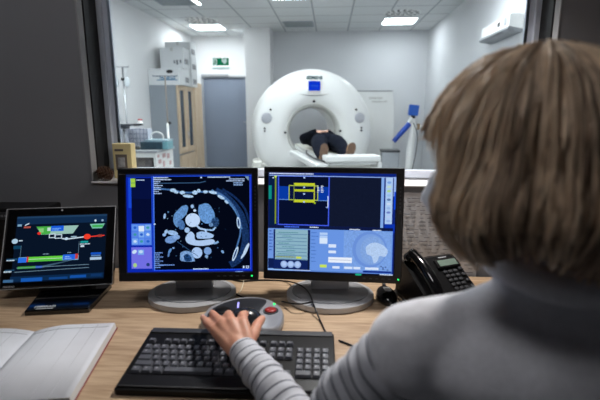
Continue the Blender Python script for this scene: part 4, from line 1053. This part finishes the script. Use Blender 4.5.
for c in range(3):
    allk.append((nx+(c+.5)*u_, yb+4*u_, u_-.002, u_-.002)); allk.append((nx+(c+.5)*u_, yb+3*u_, u_-.002, u_-.002)); allk.append((nx+(c+.5)*u_, yb, u_-.002, u_-.002)); allk.append((nx+(c+.5)*u_, yf, u_-.002, .012))
allk.append((nx+1.5*u_, yb+u_, u_-.002, u_-.002))
px_ = nx+3.35*u_
for c in range(4):
    for r in range(5):
        if r == 0 and c == 1: continue
        if r == 0 and c == 0: allk.append((px_+u_, yb, 2*u_-.002, u_-.002)); continue
        allk.append((px_+(c+.5)*u_, yb+r*u_, u_-.002, u_-.002))
SX = (Wk-.028)/((px_+4*u_)-kx0)
allk = [(kx0+(x-kx0)*SX, y, w*SX, d) for x, y, w, d in allk]
hid = sorted(range(len(allk)), key=lambda i: abs(allk[i][0]-(.03))+abs(allk[i][1]-.11))[:max(0, len(allk)-100)]
for i, k in enumerate(allk):
    if i in hid: add_box(extra, (k[0], k[1], .0187), (k[2]-.003, k[3]-.003, .0065), .001, M=MK)
    else: key(*k, False)
e_ = obj('key', extra, m_key, kb); e_['kind'] = 'stuff'

# ------------------------------------------------------------------ scan control box
cbx = thing('control_box', 'rounded grey control box with red button and green light by the hand', 'control box', (-.222, 1.115, .74), R(-4))
def lofted(outline, levels, mif=None):
    bm = bmnew(); rings = []
    for z, s, tilt in levels:
        rings.append([bm.verts.new((x*s, y*s, z+tilt*(y+.1))) for x, y in outline])
    n = len(outline)
    for i in range(len(rings)-1):
        for k in range(n):
            f = bm.faces.new((rings[i][k], rings[i][(k+1) % n], rings[i+1][(k+1) % n], rings[i+1][k])); f.smooth = True
    bm.faces.new(rings[0][::-1]); bm.faces.new(rings[-1])
    return bm
ol = [(p.x, p.y) for p in spline([(-.112, -.045, 0), (-.105, .01, 0), (-.06, .062, 0), (.0, .083, 0), (.055, .068, 0), (.098, .02, 0), (.11, -.04, 0), (.098, -.088, 0), (.05, -.098, 0), (-.05, -.096, 0), (-.1, -.08, 0), (-.112, -.045, 0)], 5)][:-1]
obj('shell', lofted(ol, [(.001, .97, 0), (.008, 1.0, 0), (.018, .99, .0), (.026, .95, .02)]), mat('box_grey', (146, 148, 154), .3, metal=.2, var=.03), cbx)
ctr = [(p.x, p.y) for p in spline([(-.10, -.045, 0), (-.092, .0, 0), (-.052, .05, 0), (.0, .07, 0), (.045, .060, 0), (.040, .0, 0), (.04, -.084, 0), (-.05, -.085, 0), (-.09, -.07, 0), (-.10, -.045, 0)], 5)][:-1]
obj('dark_panel', lofted(ctr, [(.022, .97, .02), (.0285, .96, .02)]), mat('panel_dark', (40, 42, 48), .3, var=.1), cbx)
TOP = .0385
def zt(y): return .0275+.02*(y+.1)
bm = bmnew(); add_cyl(bm, (.068, .0, zt(0)-.004), (.068, .0, zt(0)+.001), .021, seg=32); r_ = obj('button_ring', bm, m_dgrey, cbx)
bm = bmnew(); add_lathe(bm, [(0, .005), (.010, .0048), (.015, .0035), (.017, 0), (0, 0)], 28, Matrix.Translation((.068, 0, zt(0)+.0005))); obj('red_button', bm, mat('red_button', (150, 38, 34), .35), cbx, smooth=True)
bm = bmnew(); add_ell(bm, (.070, .040, zt(.04)+.0), (.0032, .0032, .003), u=10, v=8); obj('green_light', bm, emis('green_led2', (40, 255, 110), 2.2), cbx)
bm = bmnew(); add_box(bm, (0, 0, 0), (.005, .032, .003), .001, M=Matrix.Translation((-.028, .016, zt(0)+.003)) @ Matrix.Rotation(R(12), 4, 'Z')); obj('light_strip', bm, emis('violet_light', (170, 165, 255), 1.6), cbx)
bm = bmnew(); add_lathe(bm, [(0, .002), (.02, .002), (.022, 0), (0, 0)], 28, Matrix.Translation((-.062, -.018, zt(-.01)+.001))); obj('round_key', bm, m_black, cbx)
# the dark dome under the fingers
bm = bmnew(); add_ell(bm, (0.012, -.058, .026), (.046, .036, .034), u=28, v=16); obj('control_dome', bm, mat('dome_dark', (36, 38, 42), .22), cbx, smooth=True)

# ------------------------------------------------------------------ phone
ph = thing('desk_phone', 'black desk phone with small grey display at the right of the desk', 'phone', (.334, 1.268, .74), R(25))
tiltp = R(30)
My2 = Matrix.Rotation(R(90), 4, 'Z') @ Matrix.Rotation(R(90), 4, 'X')     # profile (y, z) extruded along x
bm = bmnew(); add_prism(bm, [(-.095, .001), (.095, .001), (.085, .112), (.06, .118), (-.095, .022)], -.09, .095, My2, bev=0); obj('body', bm, m_black, ph)
Mp = Matrix.Translation((0, -.015, .072)) @ Matrix.Rotation(R(31.5), 4, 'X')
bm = bmnew(); add_box(bm, (.05, .055, .004), (.085, .035, .008), .003, M=Mp); d_ = obj('display_bezel', bm, m_blackg, ph)
bm = bmnew(); add_box(bm, (.05, .055, .0085), (.066, .022, .001), M=Mp); obj('display', bm, mat('lcd_green_grey', (105, 122, 112), .3), d_)
bm = bmnew(); add_box(bm, (.045, .078, .006), (.03, .003, .001), M=Mp); obj('lettering', bm, m_silver, ph)
bm = bmnew(); add_box(bm, (0, 0, 0), (.012, .009, .005), .0015); kproto = obj('phone_key', bm, mat('phone_key', (60, 62, 66), .35), ph)
first = True
for r in range(5):
    for c in range(3):
        o = kproto if first else kproto.copy()
        if not first: COL.objects.link(o); o.parent = ph
        first = False; o.matrix_local = Mp @ Matrix.Translation((.025+c*.018, .025-r*.0155, .004))
for c in range(4):
    o = kproto.copy(); COL.objects.link(o); o.parent = ph; o.matrix_local = Mp @ Matrix.Translation((.083, .03-c*.022, .004))
bm = bmnew()
hp = [Mp @ Vector((-.062, y, z)) for y, z in ((-.085, .018), (-.055, .026), (-.02, .034), (.03, .034), (.07, .028), (.098, .02))]
add_tube(bm, spline(hp, 4), [.018]*3+[.017]*15+[.018]*3, 14)
add_ell(bm, Mp @ Vector((-.062, -.078, .012)), (.026, .028, .018), u=16, v=10); add_ell(bm, Mp @ Vector((-.062, .088, .012)), (.026, .028, .018), u=16, v=10)
obj('handset', bm, m_blackg, ph, smooth=True)
bm = bmnew(); pts_ = []
for k in range(120):
    tt = k/119; b_ = Vector((-.095-.018*math.sin(tt*PI), -.07+.16*tt, .012)); a_ = tt*2*PI*16
    pts_.append(b_+Vector((.006*math.cos(a_), 0, .006*math.sin(a_))))
add_tube(bm, pts_, .0022, 5); obj('coiled_cord', bm, m_black, ph)

# ------------------------------------------------------------------ small black mouse
ms = thing('computer_mouse', 'small glossy black mouse right of the right monitor base', 'mouse', (.180, 1.272, .74), R(8))
bm = bmnew()
for (zc, s) in ((0, 1),):
    add_ell(bm, (0, 0, .006), (.031, .058, .030), u=28, v=18)
for v in bm.verts:
    if v.co.z < .001: v.co.z = .001
obj('shell', bm, m_blackg, ms, smooth=True)
bm = bmnew(); add_cyl(bm, (-.004, .032, .032), (.004, .032, .032), .007, seg=16); obj('scroll_wheel', bm, m_dgrey, ms)
bm = bmnew(); add_box(bm, (0, -.005, .035), (.02, .03, .002), .001); obj('marking', bm, m_silver, ms)

# ------------------------------------------------------------------ cables on the desk
def cable(pts, label, r=.0024, m=None, z=.7435):
    P_ = []
    for p in pts:
        h = p[2] if len(p) > 2 else z
        P_.append(at(p[0], p[1], Z=h))
    bm = bmnew(); add_tube(bm, spline(P_, 6), r, 8)
    return tag(obj('cable', bm, m or m_black, None, True), label, 'cable', 'cables lying on the desk')
cable([(213, 279, .752), (222, 286), (232, 292), (241, 296.5), (246, 297.5)], 'black cable from behind the left monitor to the control box')
cable([(224, 277), (240, 281), (262, 280), (285, 281), (300, 285, .764), (309, 293, .767), (314, 306, .764), (320, 320, .745), (326, 333, .745)], 'black cable looping from between the monitors over the right base', z=.7435)
cable([(282, 301.5), (292, 303.5, .764), (302, 303.8, .768), (312, 302, .766)], 'short black cable from the control box across the right monitor base', z=.747)
cable([(244, 279), (243, 284), (241, 290), (238, 294)], 'thin pale cable dropping between the two monitors', .0016, mat('pale_cable', (205, 200, 180), .5))
cable([(339, 340.5), (343, 342), (348, 344), (356, 347)], 'thin black cable right of the keyboard')
cable([(398, 289), (404, 291), (412, 296), (420, 297), (426, 300)], 'black cable loop between the small mouse and the phone')
cable([(398, 287), (410, 287), (420, 291), (428, 296)], 'black cable crossing behind the small mouse towards the phone')

# ------------------------------------------------------------------ sheets on the wall and decoration on the sill
t = thing('printed_sheet', 'printed list sheet taped to the wall under the window', 'paper sheet', (.37, 1.498, .86))
bm = bmnew(); add_box(bm, (0, .0005, .0), (.30, .003, .34)); obj('paper', bm, mat('sheet_paper', (205, 206, 210), .8, var=.02), t)
bm = bmnew()
for r in range(22):
    x = -.135
    while x < .13:
        w = random.uniform(.006, .03); add_box(bm, (x+w/2, -.0022, .15-r*.0138), (w, .0006, .0022)); x += w+random.uniform(.004, .022)
obj('print', bm, m_ink, t)
m_cone = mat('brown_cone', (74, 48, 32), .8, var=.35, scale=60)
def pine_cone(loc, s, label, rx, rz):
    bm = bmnew(); M = Matrix.Rotation(rx, 4, 'X')
    add_ell(bm, (0, 0, .5*s), (.26*s, .26*s, .46*s), M, u=16, v=10)
    for r in range(9):
        z = (.08+.84*r/8)*s; rad = .34*s*math.sin(PI*(.12+.8*r/8))**.7
        n = 8
        for k in range(n):
            a = 2*PI*(k+.5*(r % 2))/n
            Ms = M @ Matrix.Translation((rad*math.cos(a), rad*math.sin(a), z)) @ Matrix.Rotation(a, 4, 'Z') @ Matrix.Rotation(R(-25), 4, 'Y')
            add_ell(bm, (0, 0, 0), (.11*s, .09*s, .03*s), Ms, u=8, v=6)
    zmin = min(v.co.z for v in bm.verts)
    for v in bm.verts: v.co.z -= zmin
    o = obj('pine_cone', bm, m_cone); o.location = loc; o.rotation_euler = (0, 0, rz)
    return tag(o, label, 'pine cone', 'pine cones on the window sill')
pine_cone((-.778, 1.528, WZ0+.006), .062, 'larger brown pine cone at the left end of the window sill', R(60), R(-70))
pine_cone((-.738, 1.535, WZ0+.006), .05, 'smaller brown pine cone on the sill beside the left monitor', R(70), R(20))

# ================================================================== CHAIR AND WOMAN
ch = thing('office_chair', 'dark grey office chair the woman sits on, out of view', 'chair', (.29, .56, 0))
m_cf = mat('chair_fabric', (48, 50, 56), .9, var=.1, bump=.2, bscale=300)
box_obj('seat', (0, 0, .435), (.46, .44, .07), m_cf, ch, .03, seg=4)
bm = bmnew(); add_box(bm, (0, -.235, .66), (.40, .05, .34), .02, seg=4); obj('backrest', bm, m_cf, ch)
bm = bmnew(); add_box(bm, (0, -.265, .50), (.06, .02, .26), .005); add_box(bm, (0, -.16, .39), (.06, .22, .02), .005); obj('back_bracket', bm, m_black, ch)
bm = bmnew(); add_cyl(bm, (0, 0, .09), (0, 0, .40), .028); obj('gas_lift', bm, m_steel, ch)
for k in range(5):
    a = 2*PI*k/5+.3; bm = bmnew(); add_tube(bm, [(0, 0, .10), (.27*math.cos(a), .27*math.sin(a), .075)], [.025, .016], 10)
    l = obj('leg', bm, m_black, ch); bm = bmnew(); add_cyl(bm, (.27*math.cos(a)-.015, .27*math.sin(a), .03), (.27*math.cos(a)+.015, .27*math.sin(a), .03), .029, seg=16); add_cyl(bm, (.27*math.cos(a), .27*math.sin(a), .035), (.27*math.cos(a), .27*math.sin(a), .08), .008, seg=8); obj('castor', bm, m_black, l)

wo = thing('person', 'woman seen from behind with blonde bob, grey vest and striped sleeves at the desk', 'person', (0, 0, 0))
m_skin = mat('skin', (190, 137, 113), .5, var=.06, scale=90, bump=.12, bscale=350)
m_skin.node_tree.nodes['Principled BSDF'].inputs['Subsurface Weight'].default_value = .08
HC = Vector((.258, .585, 1.248)); HY = R(60)
MH = Matrix.Translation(HC) @ Matrix.Rotation(HY, 4, 'Z') @ Matrix.Rotation(R(-4), 4, 'X')
MH3 = MH.to_3x3()
def hd(x, y, z): return MH @ Vector((x, y, z))
prims = []
# head
prims += [('e', hd(0, -.008, .028), (.074, .092, .088), MH3), ('e', hd(0, .025, -.035), (.058, .066, .075), MH3), ('e', hd(0, .055, -.085), (.032, .03, .026), MH3),
          ('e', hd(0, .098, -.022), (.011, .016, .022), MH3), ('e', hd(0, .082, .008), (.009, .014, .026), MH3), ('e', hd(0, .085, -.062), (.024, .01, .009), MH3)]
for s in (-1, 1):
    prims += [('e', hd(s*.076, -.005, -.01), (.008, .018, .032), MH3), ('e', hd(s*.03, .078, -.03), (.022, .018, .02), MH3)]
prims += chain([hd(0, -.015, -.06), Vector((.30, .565, 1.13)), Vector((.30, .56, 1.06))], [.056, .054, .062])
# torso
SHL, SHR = Vector((.115, .56, .995)), Vector((.485, .55, .995))
prims += [('e', (.30, .56, 1.0), (.165, .095, .075), I3), ('e', (.30, .575, .90), (.145, .105, .14), I3), ('e', (.30, .57, .74), (.125, .095, .15), I3), ('e', (.30, .555, .57), (.16, .12, .11), I3)]
prims += chain([Vector((.30, .56, 1.03)), SHL+Vector((.01, 0, -.01))], [.046, .038])+chain([Vector((.30, .56, 1.03)), SHR], [.046, .038])
# left arm
EL = Vector((-.022, .625, .782)); WR = at(242, 352, Z=.822)
m1 = (SHL+EL)/2+Vector((0, .0, .0))
prims += chain([SHL+Vector((.01, 0, -.01)), m1, EL], [.040, .036, .031])+chain([EL, EL.lerp(WR, .35), EL.lerp(WR, .75), WR], [.031, .033, .027, .0235])
# hand, five fingers resting forward on the box
mcp = [at(214.5, 329.5, Z=.842), at(222, 324.5, Z=.852), at(231.5, 322.5, Z=.857), at(243, 323, Z=.855)]
pip = [at(207.6, 323.8, Z=.836), at(216.8, 318.5, Z=.848), at(228.5, 315.6, Z=.857), at(242.5, 316.2, Z=.855)]
dip = [at(204.9, 320.0, Z=.826), at(213.9, 315, Z=.836), at(228.5, 314, Z=.838), at(244, 314.5, Z=.838)]
tip = [at(202.8, 317.6, Z=.816), at(212.0, 312.8, Z=.822), at(229.5, 313.2, Z=.818), at(246, 313.6, Z=.818)]
def mid(a, b, t): return a.lerp(b, t)
wrl, wrr = at(234.5, 350, Z=.822), at(249, 349, Z=.822)
for i, w in enumerate((.0, .33, .66, 1.0)):
    b = wrl.lerp(wrr, w)
    prims += chain([b, mid(b, mcp[i], .5)+Vector((0, 0, .001)), mcp[i]], [.017, .0155, .0135 if i else .0120])
prims += chain([WR, mid(mcp[1], mcp[2], .5).lerp(WR, .45)+Vector((0, 0, -.006))], [.022, .019])
fr = [(.0112, .0096, .0083, .0072), (.012, .0104, .0092, .0078), (.0126, .0112, .0096, .0082), (.0126, .0112, .0096, .0082)]
for i in range(4): prims += chain([mcp[i], pip[i], dip[i], tip[i]], fr[i])
for i in range(3): prims += chain([mcp[i].lerp(WR, .12), mcp[i+1].lerp(WR, .12)], [.0098, .0098])
th = [at(247, 343, Z=.822), at(253.5, 333.5, Z=.822), at(257.5, 324.5, Z=.826), at(262, 318.6, Z=.822)]
prims += chain(th, [.0165, .0138, .0118, .0092])+chain([th[0], mcp[3].lerp(WR, .35)], [.014, .012])+chain([mid(th[0], th[1], .7), mcp[3].lerp(WR, .2)], [.009, .009])
print('FINGER LENGTHS', [(round((mcp[i]-pip[i]).length, 3), round((pip[i]-dip[i]).length, 3), round((dip[i]-tip[i]).length, 3)) for i in range(4)], 'palm', round((mcp[2]-WR).length, 3), 'width', round((mcp[0]-mcp[3]).length, 3), 'thumb', [round((th[i]-th[i+1]).length, 3) for i in range(3)], 'forearm', round((EL-WR).length, 3))
# right arm and hand on the desk, hidden behind the body
ER = Vector((.56, .66, .80)); WRR = Vector((.44, .84, .775))
prims += chain([SHR, (SHR+ER)/2, ER], [.05, .043, .038])+chain([ER, ER.lerp(WRR, .4), WRR], [.038, .037, .024])
d = (WRR-ER).normalized(); q_ = Vector((d.y, -d.x, 0)).normalized()
pl_ = WRR+d*.05+Vector((0, 0, -.006))
prims += chain([WRR, pl_], [.022, .02])
for o_, l_ in ((-.03, .055), (-.011, .07), (.009, .075), (.028, .065)):
    b0 = pl_+d*.028+q_*o_; prims += chain([WRR+q_*o_*.5, b0, b0+d*l_*.5+Vector((0, 0, .004)), b0+d*l_+Vector((0, 0, -.012))], [.014, .0105, .0092, .0078])
b0 = WRR+d*.02-q_*.02; prims += chain([b0, b0+d*.03-q_*.025, b0+d*.06-q_*.03], [.014, .0115, .009])
# legs
for s in (-1, 1):
    hpj = Vector((.30+s*.085, .56, .56)); kne = Vector((.30+s*.11, .98, .54)); ank = Vector((.30+s*.11, .96, .10))
    prims += chain([hpj, (hpj+kne)/2, kne, kne.lerp(ank, .3), ank], [.085, .072, .055, .052, .035])
    prims += chain([ank, ank+Vector((0, .02, -.055)), ank+Vector((0, .14, -.07))], [.035, .035, .026])
body = organic('body', prims, .0032, m_skin, wo, 5, .5)
# nails
for a, b in [(dip[i], tip[i]) for i in range(2)]+[(th[2], th[3])]:
    dv = (b-a).normalized(); up = Vector((0, 0, 1)); up = (up-dv*up.dot(dv)).normalized(); sd = dv.cross(up)
    M = Matrix((( sd.x, dv.x, up.x, 0), (sd.y, dv.y, up.y, 0), (sd.z, dv.z, up.z, 0), (0, 0, 0, 1)))
    bm = bmnew(); c = b+dv*.0005+up*.0056; add_ell(bm, (0, 0, 0), (.0044, .0062, .0018), Matrix.Translation(c) @ M, u=14, v=8)
    n_ = obj('fingernail', bm, mat('nail', (232, 190, 180), .25), wo, smooth=True)
# clothes
m_vest = mat('vest_grey', (222, 223, 230), .95, var=.05, scale=120, bump=.35, bscale=420)
m_slv = mat('sleeve_grey', (186, 188, 196), .95, var=.04, scale=120, bump=.2, bscale=500)
m_str = mat('sleeve_stripe', (74, 76, 88), .95, var=.05)
vp = [('e', (.30, .555, .985), (.19, .125, .085), I3), ('e', (.30, .57, .88), (.175, .13, .16), I3), ('e', (.30, .57, .70), (.165, .125, .17), I3), ('e', (.30, .56, .60), (.185, .145, .12), I3)]
NK = Vector((.30, .56, 1.045))
vp += chain([NK, SHL.lerp(NK, .45)+Vector((0, 0, -.002)), SHL+Vector((.022, 0, .002)), SHL+Vector((.006, .0, -.008))], [.066, .054, .062, .066])
vp += chain([NK, SHR.lerp(NK, .45)+Vector((0, 0, .012)), SHR+Vector((.004, 0, .004)), SHR+Vector((.034, .01, -.038))], [.075, .074, .068, .068])
vp += chain([NK, NK+Vector((-.0, .005, .045))], [.084, .074])
vest = organic('vest', vp, .006, m_vest, wo, 6, .5)
dt = vest.modifiers.new('folds', 'DISPLACE'); tx = bpy.data.textures.new('folds', 'CLOUDS'); tx.noise_scale = .09; dt.texture = tx; dt.strength = .010; dt.mid_level = .5
bm = bmnew()
def torus_path(c, rx, ry, tilt, n=40): return [Vector(c)+Vector((rx*math.cos(2*PI*k/n), ry*math.sin(2*PI*k/n), tilt*math.sin(2*PI*k/n)+.006*math.cos(4*PI*k/n))) for k in range(n+1)]
add_tube(bm, torus_path((.30, .565, 1.104), .074, .074, -.006), .019, 12); obj('collar', bm, m_vest, wo, True)
def sleeve(path, rad, n=90):
    pts_ = spline(path, 24); N = len(pts_)
    cum = [0]
    for i in range(1, N): cum.append(cum[-1]+(pts_[i]-pts_[i-1]).length)
    step = .0032; M_ = int(cum[-1]/step); P_ = []; Rr = []; j = 0
    for k in range(M_+1):
        s = k*step
        while j < N-2 and cum[j+1] < s: j += 1
        t_ = (s-cum[j])/max(1e-6, cum[j+1]-cum[j]); P_.append(pts_[j].lerp(pts_[j+1], min(1, t_)))
        f = s/cum[-1]*(len(rad)-1); a_ = int(min(f, len(rad)-2)); Rr.append(rad[a_]+(rad[a_+1]-rad[a_])*(f-a_)+.0012*math.sin(s*210)+.0016*noise.noise(Vector((s*40, 3, 1))))
    bm = bmnew(); add_tube(bm, P_, Rr, 36, cap=False, mif=lambda i: 1 if (i % 6) == 2 else 0)
    for v in bm.verts:
        v.co += Vector((noise.noise(v.co*28), noise.noise(v.co*28+Vector((5, 5, 5))), noise.noise(v.co*28+Vector((9, 1, 3)))))*.0035
    return bm
Wc = WR.lerp(EL, .0)+Vector((0, .004, 0))
o = obj('sleeve', sleeve([Wc, Wc.lerp(EL, .5)+Vector((0, 0, .003)), EL+Vector((-.0, .0, .0)), EL.lerp(SHL, .5), SHL+Vector((.012, 0, -.004))], [.0315, .034, .038, .043, .047, .052, .056, .057, .052]), [m_slv, m_str], wo, True)
sol = o.modifiers.new('s', 'SOLIDIFY'); sol.thickness = .0025
o = obj('sleeve', sleeve([WRR, WRR.lerp(ER, .5), ER, ER.lerp(SHR, .5), SHR], [.032, .038, .044, .048, .052, .056, .060]), [m_slv, m_str], wo, True)
sol = o.modifiers.new('s', 'SOLIDIFY'); sol.thickness = .0025
tr = []
for s in (-1, 1):
    hpj = Vector((.30+s*.085, .56, .565)); kne = Vector((.30+s*.11, .98, .545)); ank = Vector((.30+s*.11, .96, .14))
    tr += chain([hpj, (hpj+kne)/2, kne, kne.lerp(ank, .3), ank], [.095, .084, .068, .066, .055])
tr += [('e', (.30, .555, .57), (.175, .13, .11), I3)]
organic('trousers', tr, .01, mat('dark_trousers', (40, 44, 56), .9), wo, 4)
for s in (-1, 1):
    a = Vector((.30+s*.11, .96, .045)); organic('shoe', chain([a, a+Vector((0, .14, -.008))], [.044, .036])+[('e', a+Vector((0, .06, -.025)), (.043, .13, .018), I3)], .006, mat('clog_white', (215, 215, 215), .5), wo, 2)
# face details and mask
for s in (-1, 1):
    bm = bmnew(); add_ell(bm, hd(s*.031, .078, .008), (.012, .012, .012), u=16, v=12); e = obj('eye', bm, mat('eye_white', (235, 235, 232), .2), wo, True)
    bm = bmnew(); add_ell(bm, hd(s*.031, .088, .008), (.005, .005, .005), u=12, v=8); obj('iris', bm, mat('iris', (70, 90, 100), .2), e, True)
bm = bmnew()
rows_ = []
for j in range(13):
    v_ = j/12; z = -.010-.115*v_
    row = []
    for i in range(25):
        a = R(-82+164*i/24); bulge = math.sin(PI*min(1, v_*.9+.12))
        rx = .068-.018*v_; ry = .078+.050*bulge*math.cos(a)**2-.012*v_+.0025*math.sin(v_*PI*6)*math.cos(a)
        row.append(bm.verts.new(hd(rx*math.sin(a), .018+ry*math.cos(a), z)))
    rows_.append(row)
for j in range(12):
    for i in range(24): bm.faces.new((rows_[j][i], rows_[j][i+1], rows_[j+1][i+1], rows_[j+1][i])).smooth = True
for s, i in ((-1, 0), (1, 24)):
    for j in (1, 10): add_tube(bm, spline([rows_[j][i].co.copy(), hd(s*.082, -.01, .0+(.03 if j == 1 else -.03)), hd(s*.08, -.028, .0)], 4), .0016, 6)
mk = obj('face_mask', bm, mat('mask_white', (222, 228, 238), .8, var=.02, bump=.1, bscale=300), wo); sm = mk.modifiers.new('s', 'SOLIDIFY'); sm.thickness = .0012
# hair
hcols = [mat('hair_base', (134, 112, 92), .55, var=.3, scale=40), mat('hair_light', (232, 208, 178), .45, var=.15, scale=50), mat('hair_mid', (186, 160, 133), .45, var=.15, scale=50), mat('hair_dark', (120, 98, 80), .5, var=.15, scale=50)]
def hairpt(phi, s, lift=0.0):
    """phi: direction round the head (0 = front, growing to the left); s: 0 at the crown .. 1 at the tips"""
    front = max(0, math.cos(phi))
    fa = abs((phi+PI) % (2*PI)-PI)
    smax = 1.0 if fa > R(62) else .52+.48*max(0, (fa-R(36))/R(26)) if fa > R(36) else .52
    s = s*smax
    rx, ry, rz = .136+lift, .139+lift, .128+lift
    zc = .008
    sa = .60
    if s < sa:
        al = s/sa*R(92); r = math.sin(al)**1.22; z = zc+rz*math.cos(al)
    else:
        k = (s-sa)/(1-sa); r = 1.0+.19*math.sin(k*PI)-.10*k**2.2; z = zc+rz*math.cos(R(92))-(.114+.012*math.sin(phi*5))*k
    x = math.sin(phi)*rx*r; y = math.cos(phi)*ry*r-.012*(1-front*.5)
    if r > .3 and fa < R(60): y *= .94
    wob = .007*math.sin(phi*7+s*5)+.005*math.sin(phi*15+1.3-s*4)+.010*noise.noise(Vector((phi*3.1, s*4, 2.0)))
    n = Vector((math.sin(phi), math.cos(phi), 0))
    return MH @ (Vector((x, y, z))+n*wob*min(1, s*2))
bm = bmnew(); NP, NS = 96, 22
rings = []
for j in range(NS+1):
    s = j/NS
    if j == 0: rings.append([bm.verts.new(hairpt(0, 0))]); continue
    rings.append([bm.verts.new(hairpt(2*PI*k/NP, s, -.004)) for k in range(NP)])
for j in range(NS):
    for k in range(NP):
        k2 = (k+1) % NP
        f = bm.faces.new((rings[0][0], rings[1][k], rings[1][k2])) if j == 0 else bm.faces.new((rings[j][k], rings[j][k2], rings[j+1][k2], rings[j+1][k]))
        f.smooth = True
for k in range(NP):   # roll the tips under
    pass
rnd = random.Random(3)
for i in range(1500):
    phi = rnd.uniform(0, 2*PI); lift = rnd.uniform(-.003, .006); l1 = rnd.uniform(.82, 1.03); s0 = rnd.choice([0.03, .1, .2, .3, .4]); dphi = rnd.gauss(0, .07)
    pts_ = []
    N_ = 11
    am = rnd.uniform(0, .007); fq = rnd.uniform(5, 11); ph0 = rnd.uniform(0, 6)
    for k in range(N_):
        s = s0+(l1-s0)*k/(N_-1)
        p_ = hairpt(phi+dphi*k/(N_-1), s, lift)
        pts_.append(p_+Vector((am*math.sin(fq*s+ph0), am*math.cos(fq*s+ph0), 0)))
    r0 = rnd.uniform(.0012, .0030); cl = noise.noise(Vector((phi*5.5, 7.7, 0)))+rnd.uniform(-.22, .22)
    add_tube(bm, pts_, [r0*(.5+.5*math.sin(PI*min(1, .25+k/(N_-1)*.8))) for k in range(N_)], 5, mi=(1 if cl > .12 else 3 if cl < -.14 else 2), cap=False)
# loose fly-away hairs
for i in range(160):
    phi = rnd.uniform(0, 2*PI); pts_ = [hairpt(phi+.1*k/6, .15+.7*k/6, .006+.010*math.sin(k/6*PI)*rnd.uniform(.4, 1.2)) for k in range(7)]
    add_tube(bm, pts_, .0005, 4, mi=1, cap=False)
ha = obj('hair', bm, hcols, wo)
bm = bmnew(); ear = hd(.084, .0, -.05); add_ell(bm, hd(-.08, .0, -.045), (.004, .004, .004), u=12, v=8); obj('earring', bm, m_steel, wo, True)

# ================================================================== LIGHTS OF THE CONTROL ROOM
m_dim = emis("dim_lamp", (250, 248, 250), 10)
ceiling_light(-.9, .35, 'dim ceiling light over the control desk, out of view', .6, .6, H, m_dim)
dl = thing('ceiling_downlight', 'round downlight on a bracket above the window, out of view', 'downlight', (.15, 1.40, 1.97))
bm = bmnew(); add_lathe(bm, [(.055, -.004), (.085, -.004), (.088, 0), (.055, 0)], 32, close=True); obj('ring', bm, m_white, dl)
bm = bmnew(); add_lathe(bm, [(0, -.001), (.054, -.001), (.054, -.003), (0, -.003)], 32); obj('lens', bm, emis('lens_glow', (255, 228, 200), 8), dl)
ld = bpy.data.lights.new('downlight_lamp', 'SPOT'); ld.energy = 70; ld.color = (1, .95, .9); ld.spot_size = R(128); ld.spot_blend = .8; ld.shadow_soft_size = .045
lo = bpy.data.objects.new('downlight_lamp', ld); COL.objects.link(lo); lo.parent = dl; lo.location = (0, 0, -.06)
bm = bmnew(); add_lathe(bm, [(.088, 0), (.088, .05), (.05, .07), (0, .07)], 32); add_box(bm, (0, .05, .045), (.05, .096, .03), .004); obj('bracket', bm, m_white, dl)
w = bpy.data.worlds.new('world'); SC.world = w; w.use_nodes = True
w.node_tree.nodes['Background'].inputs['Color'].default_value = (.02, .02, .022, 1); w.node_tree.nodes['Background'].inputs['Strength'].default_value = 1
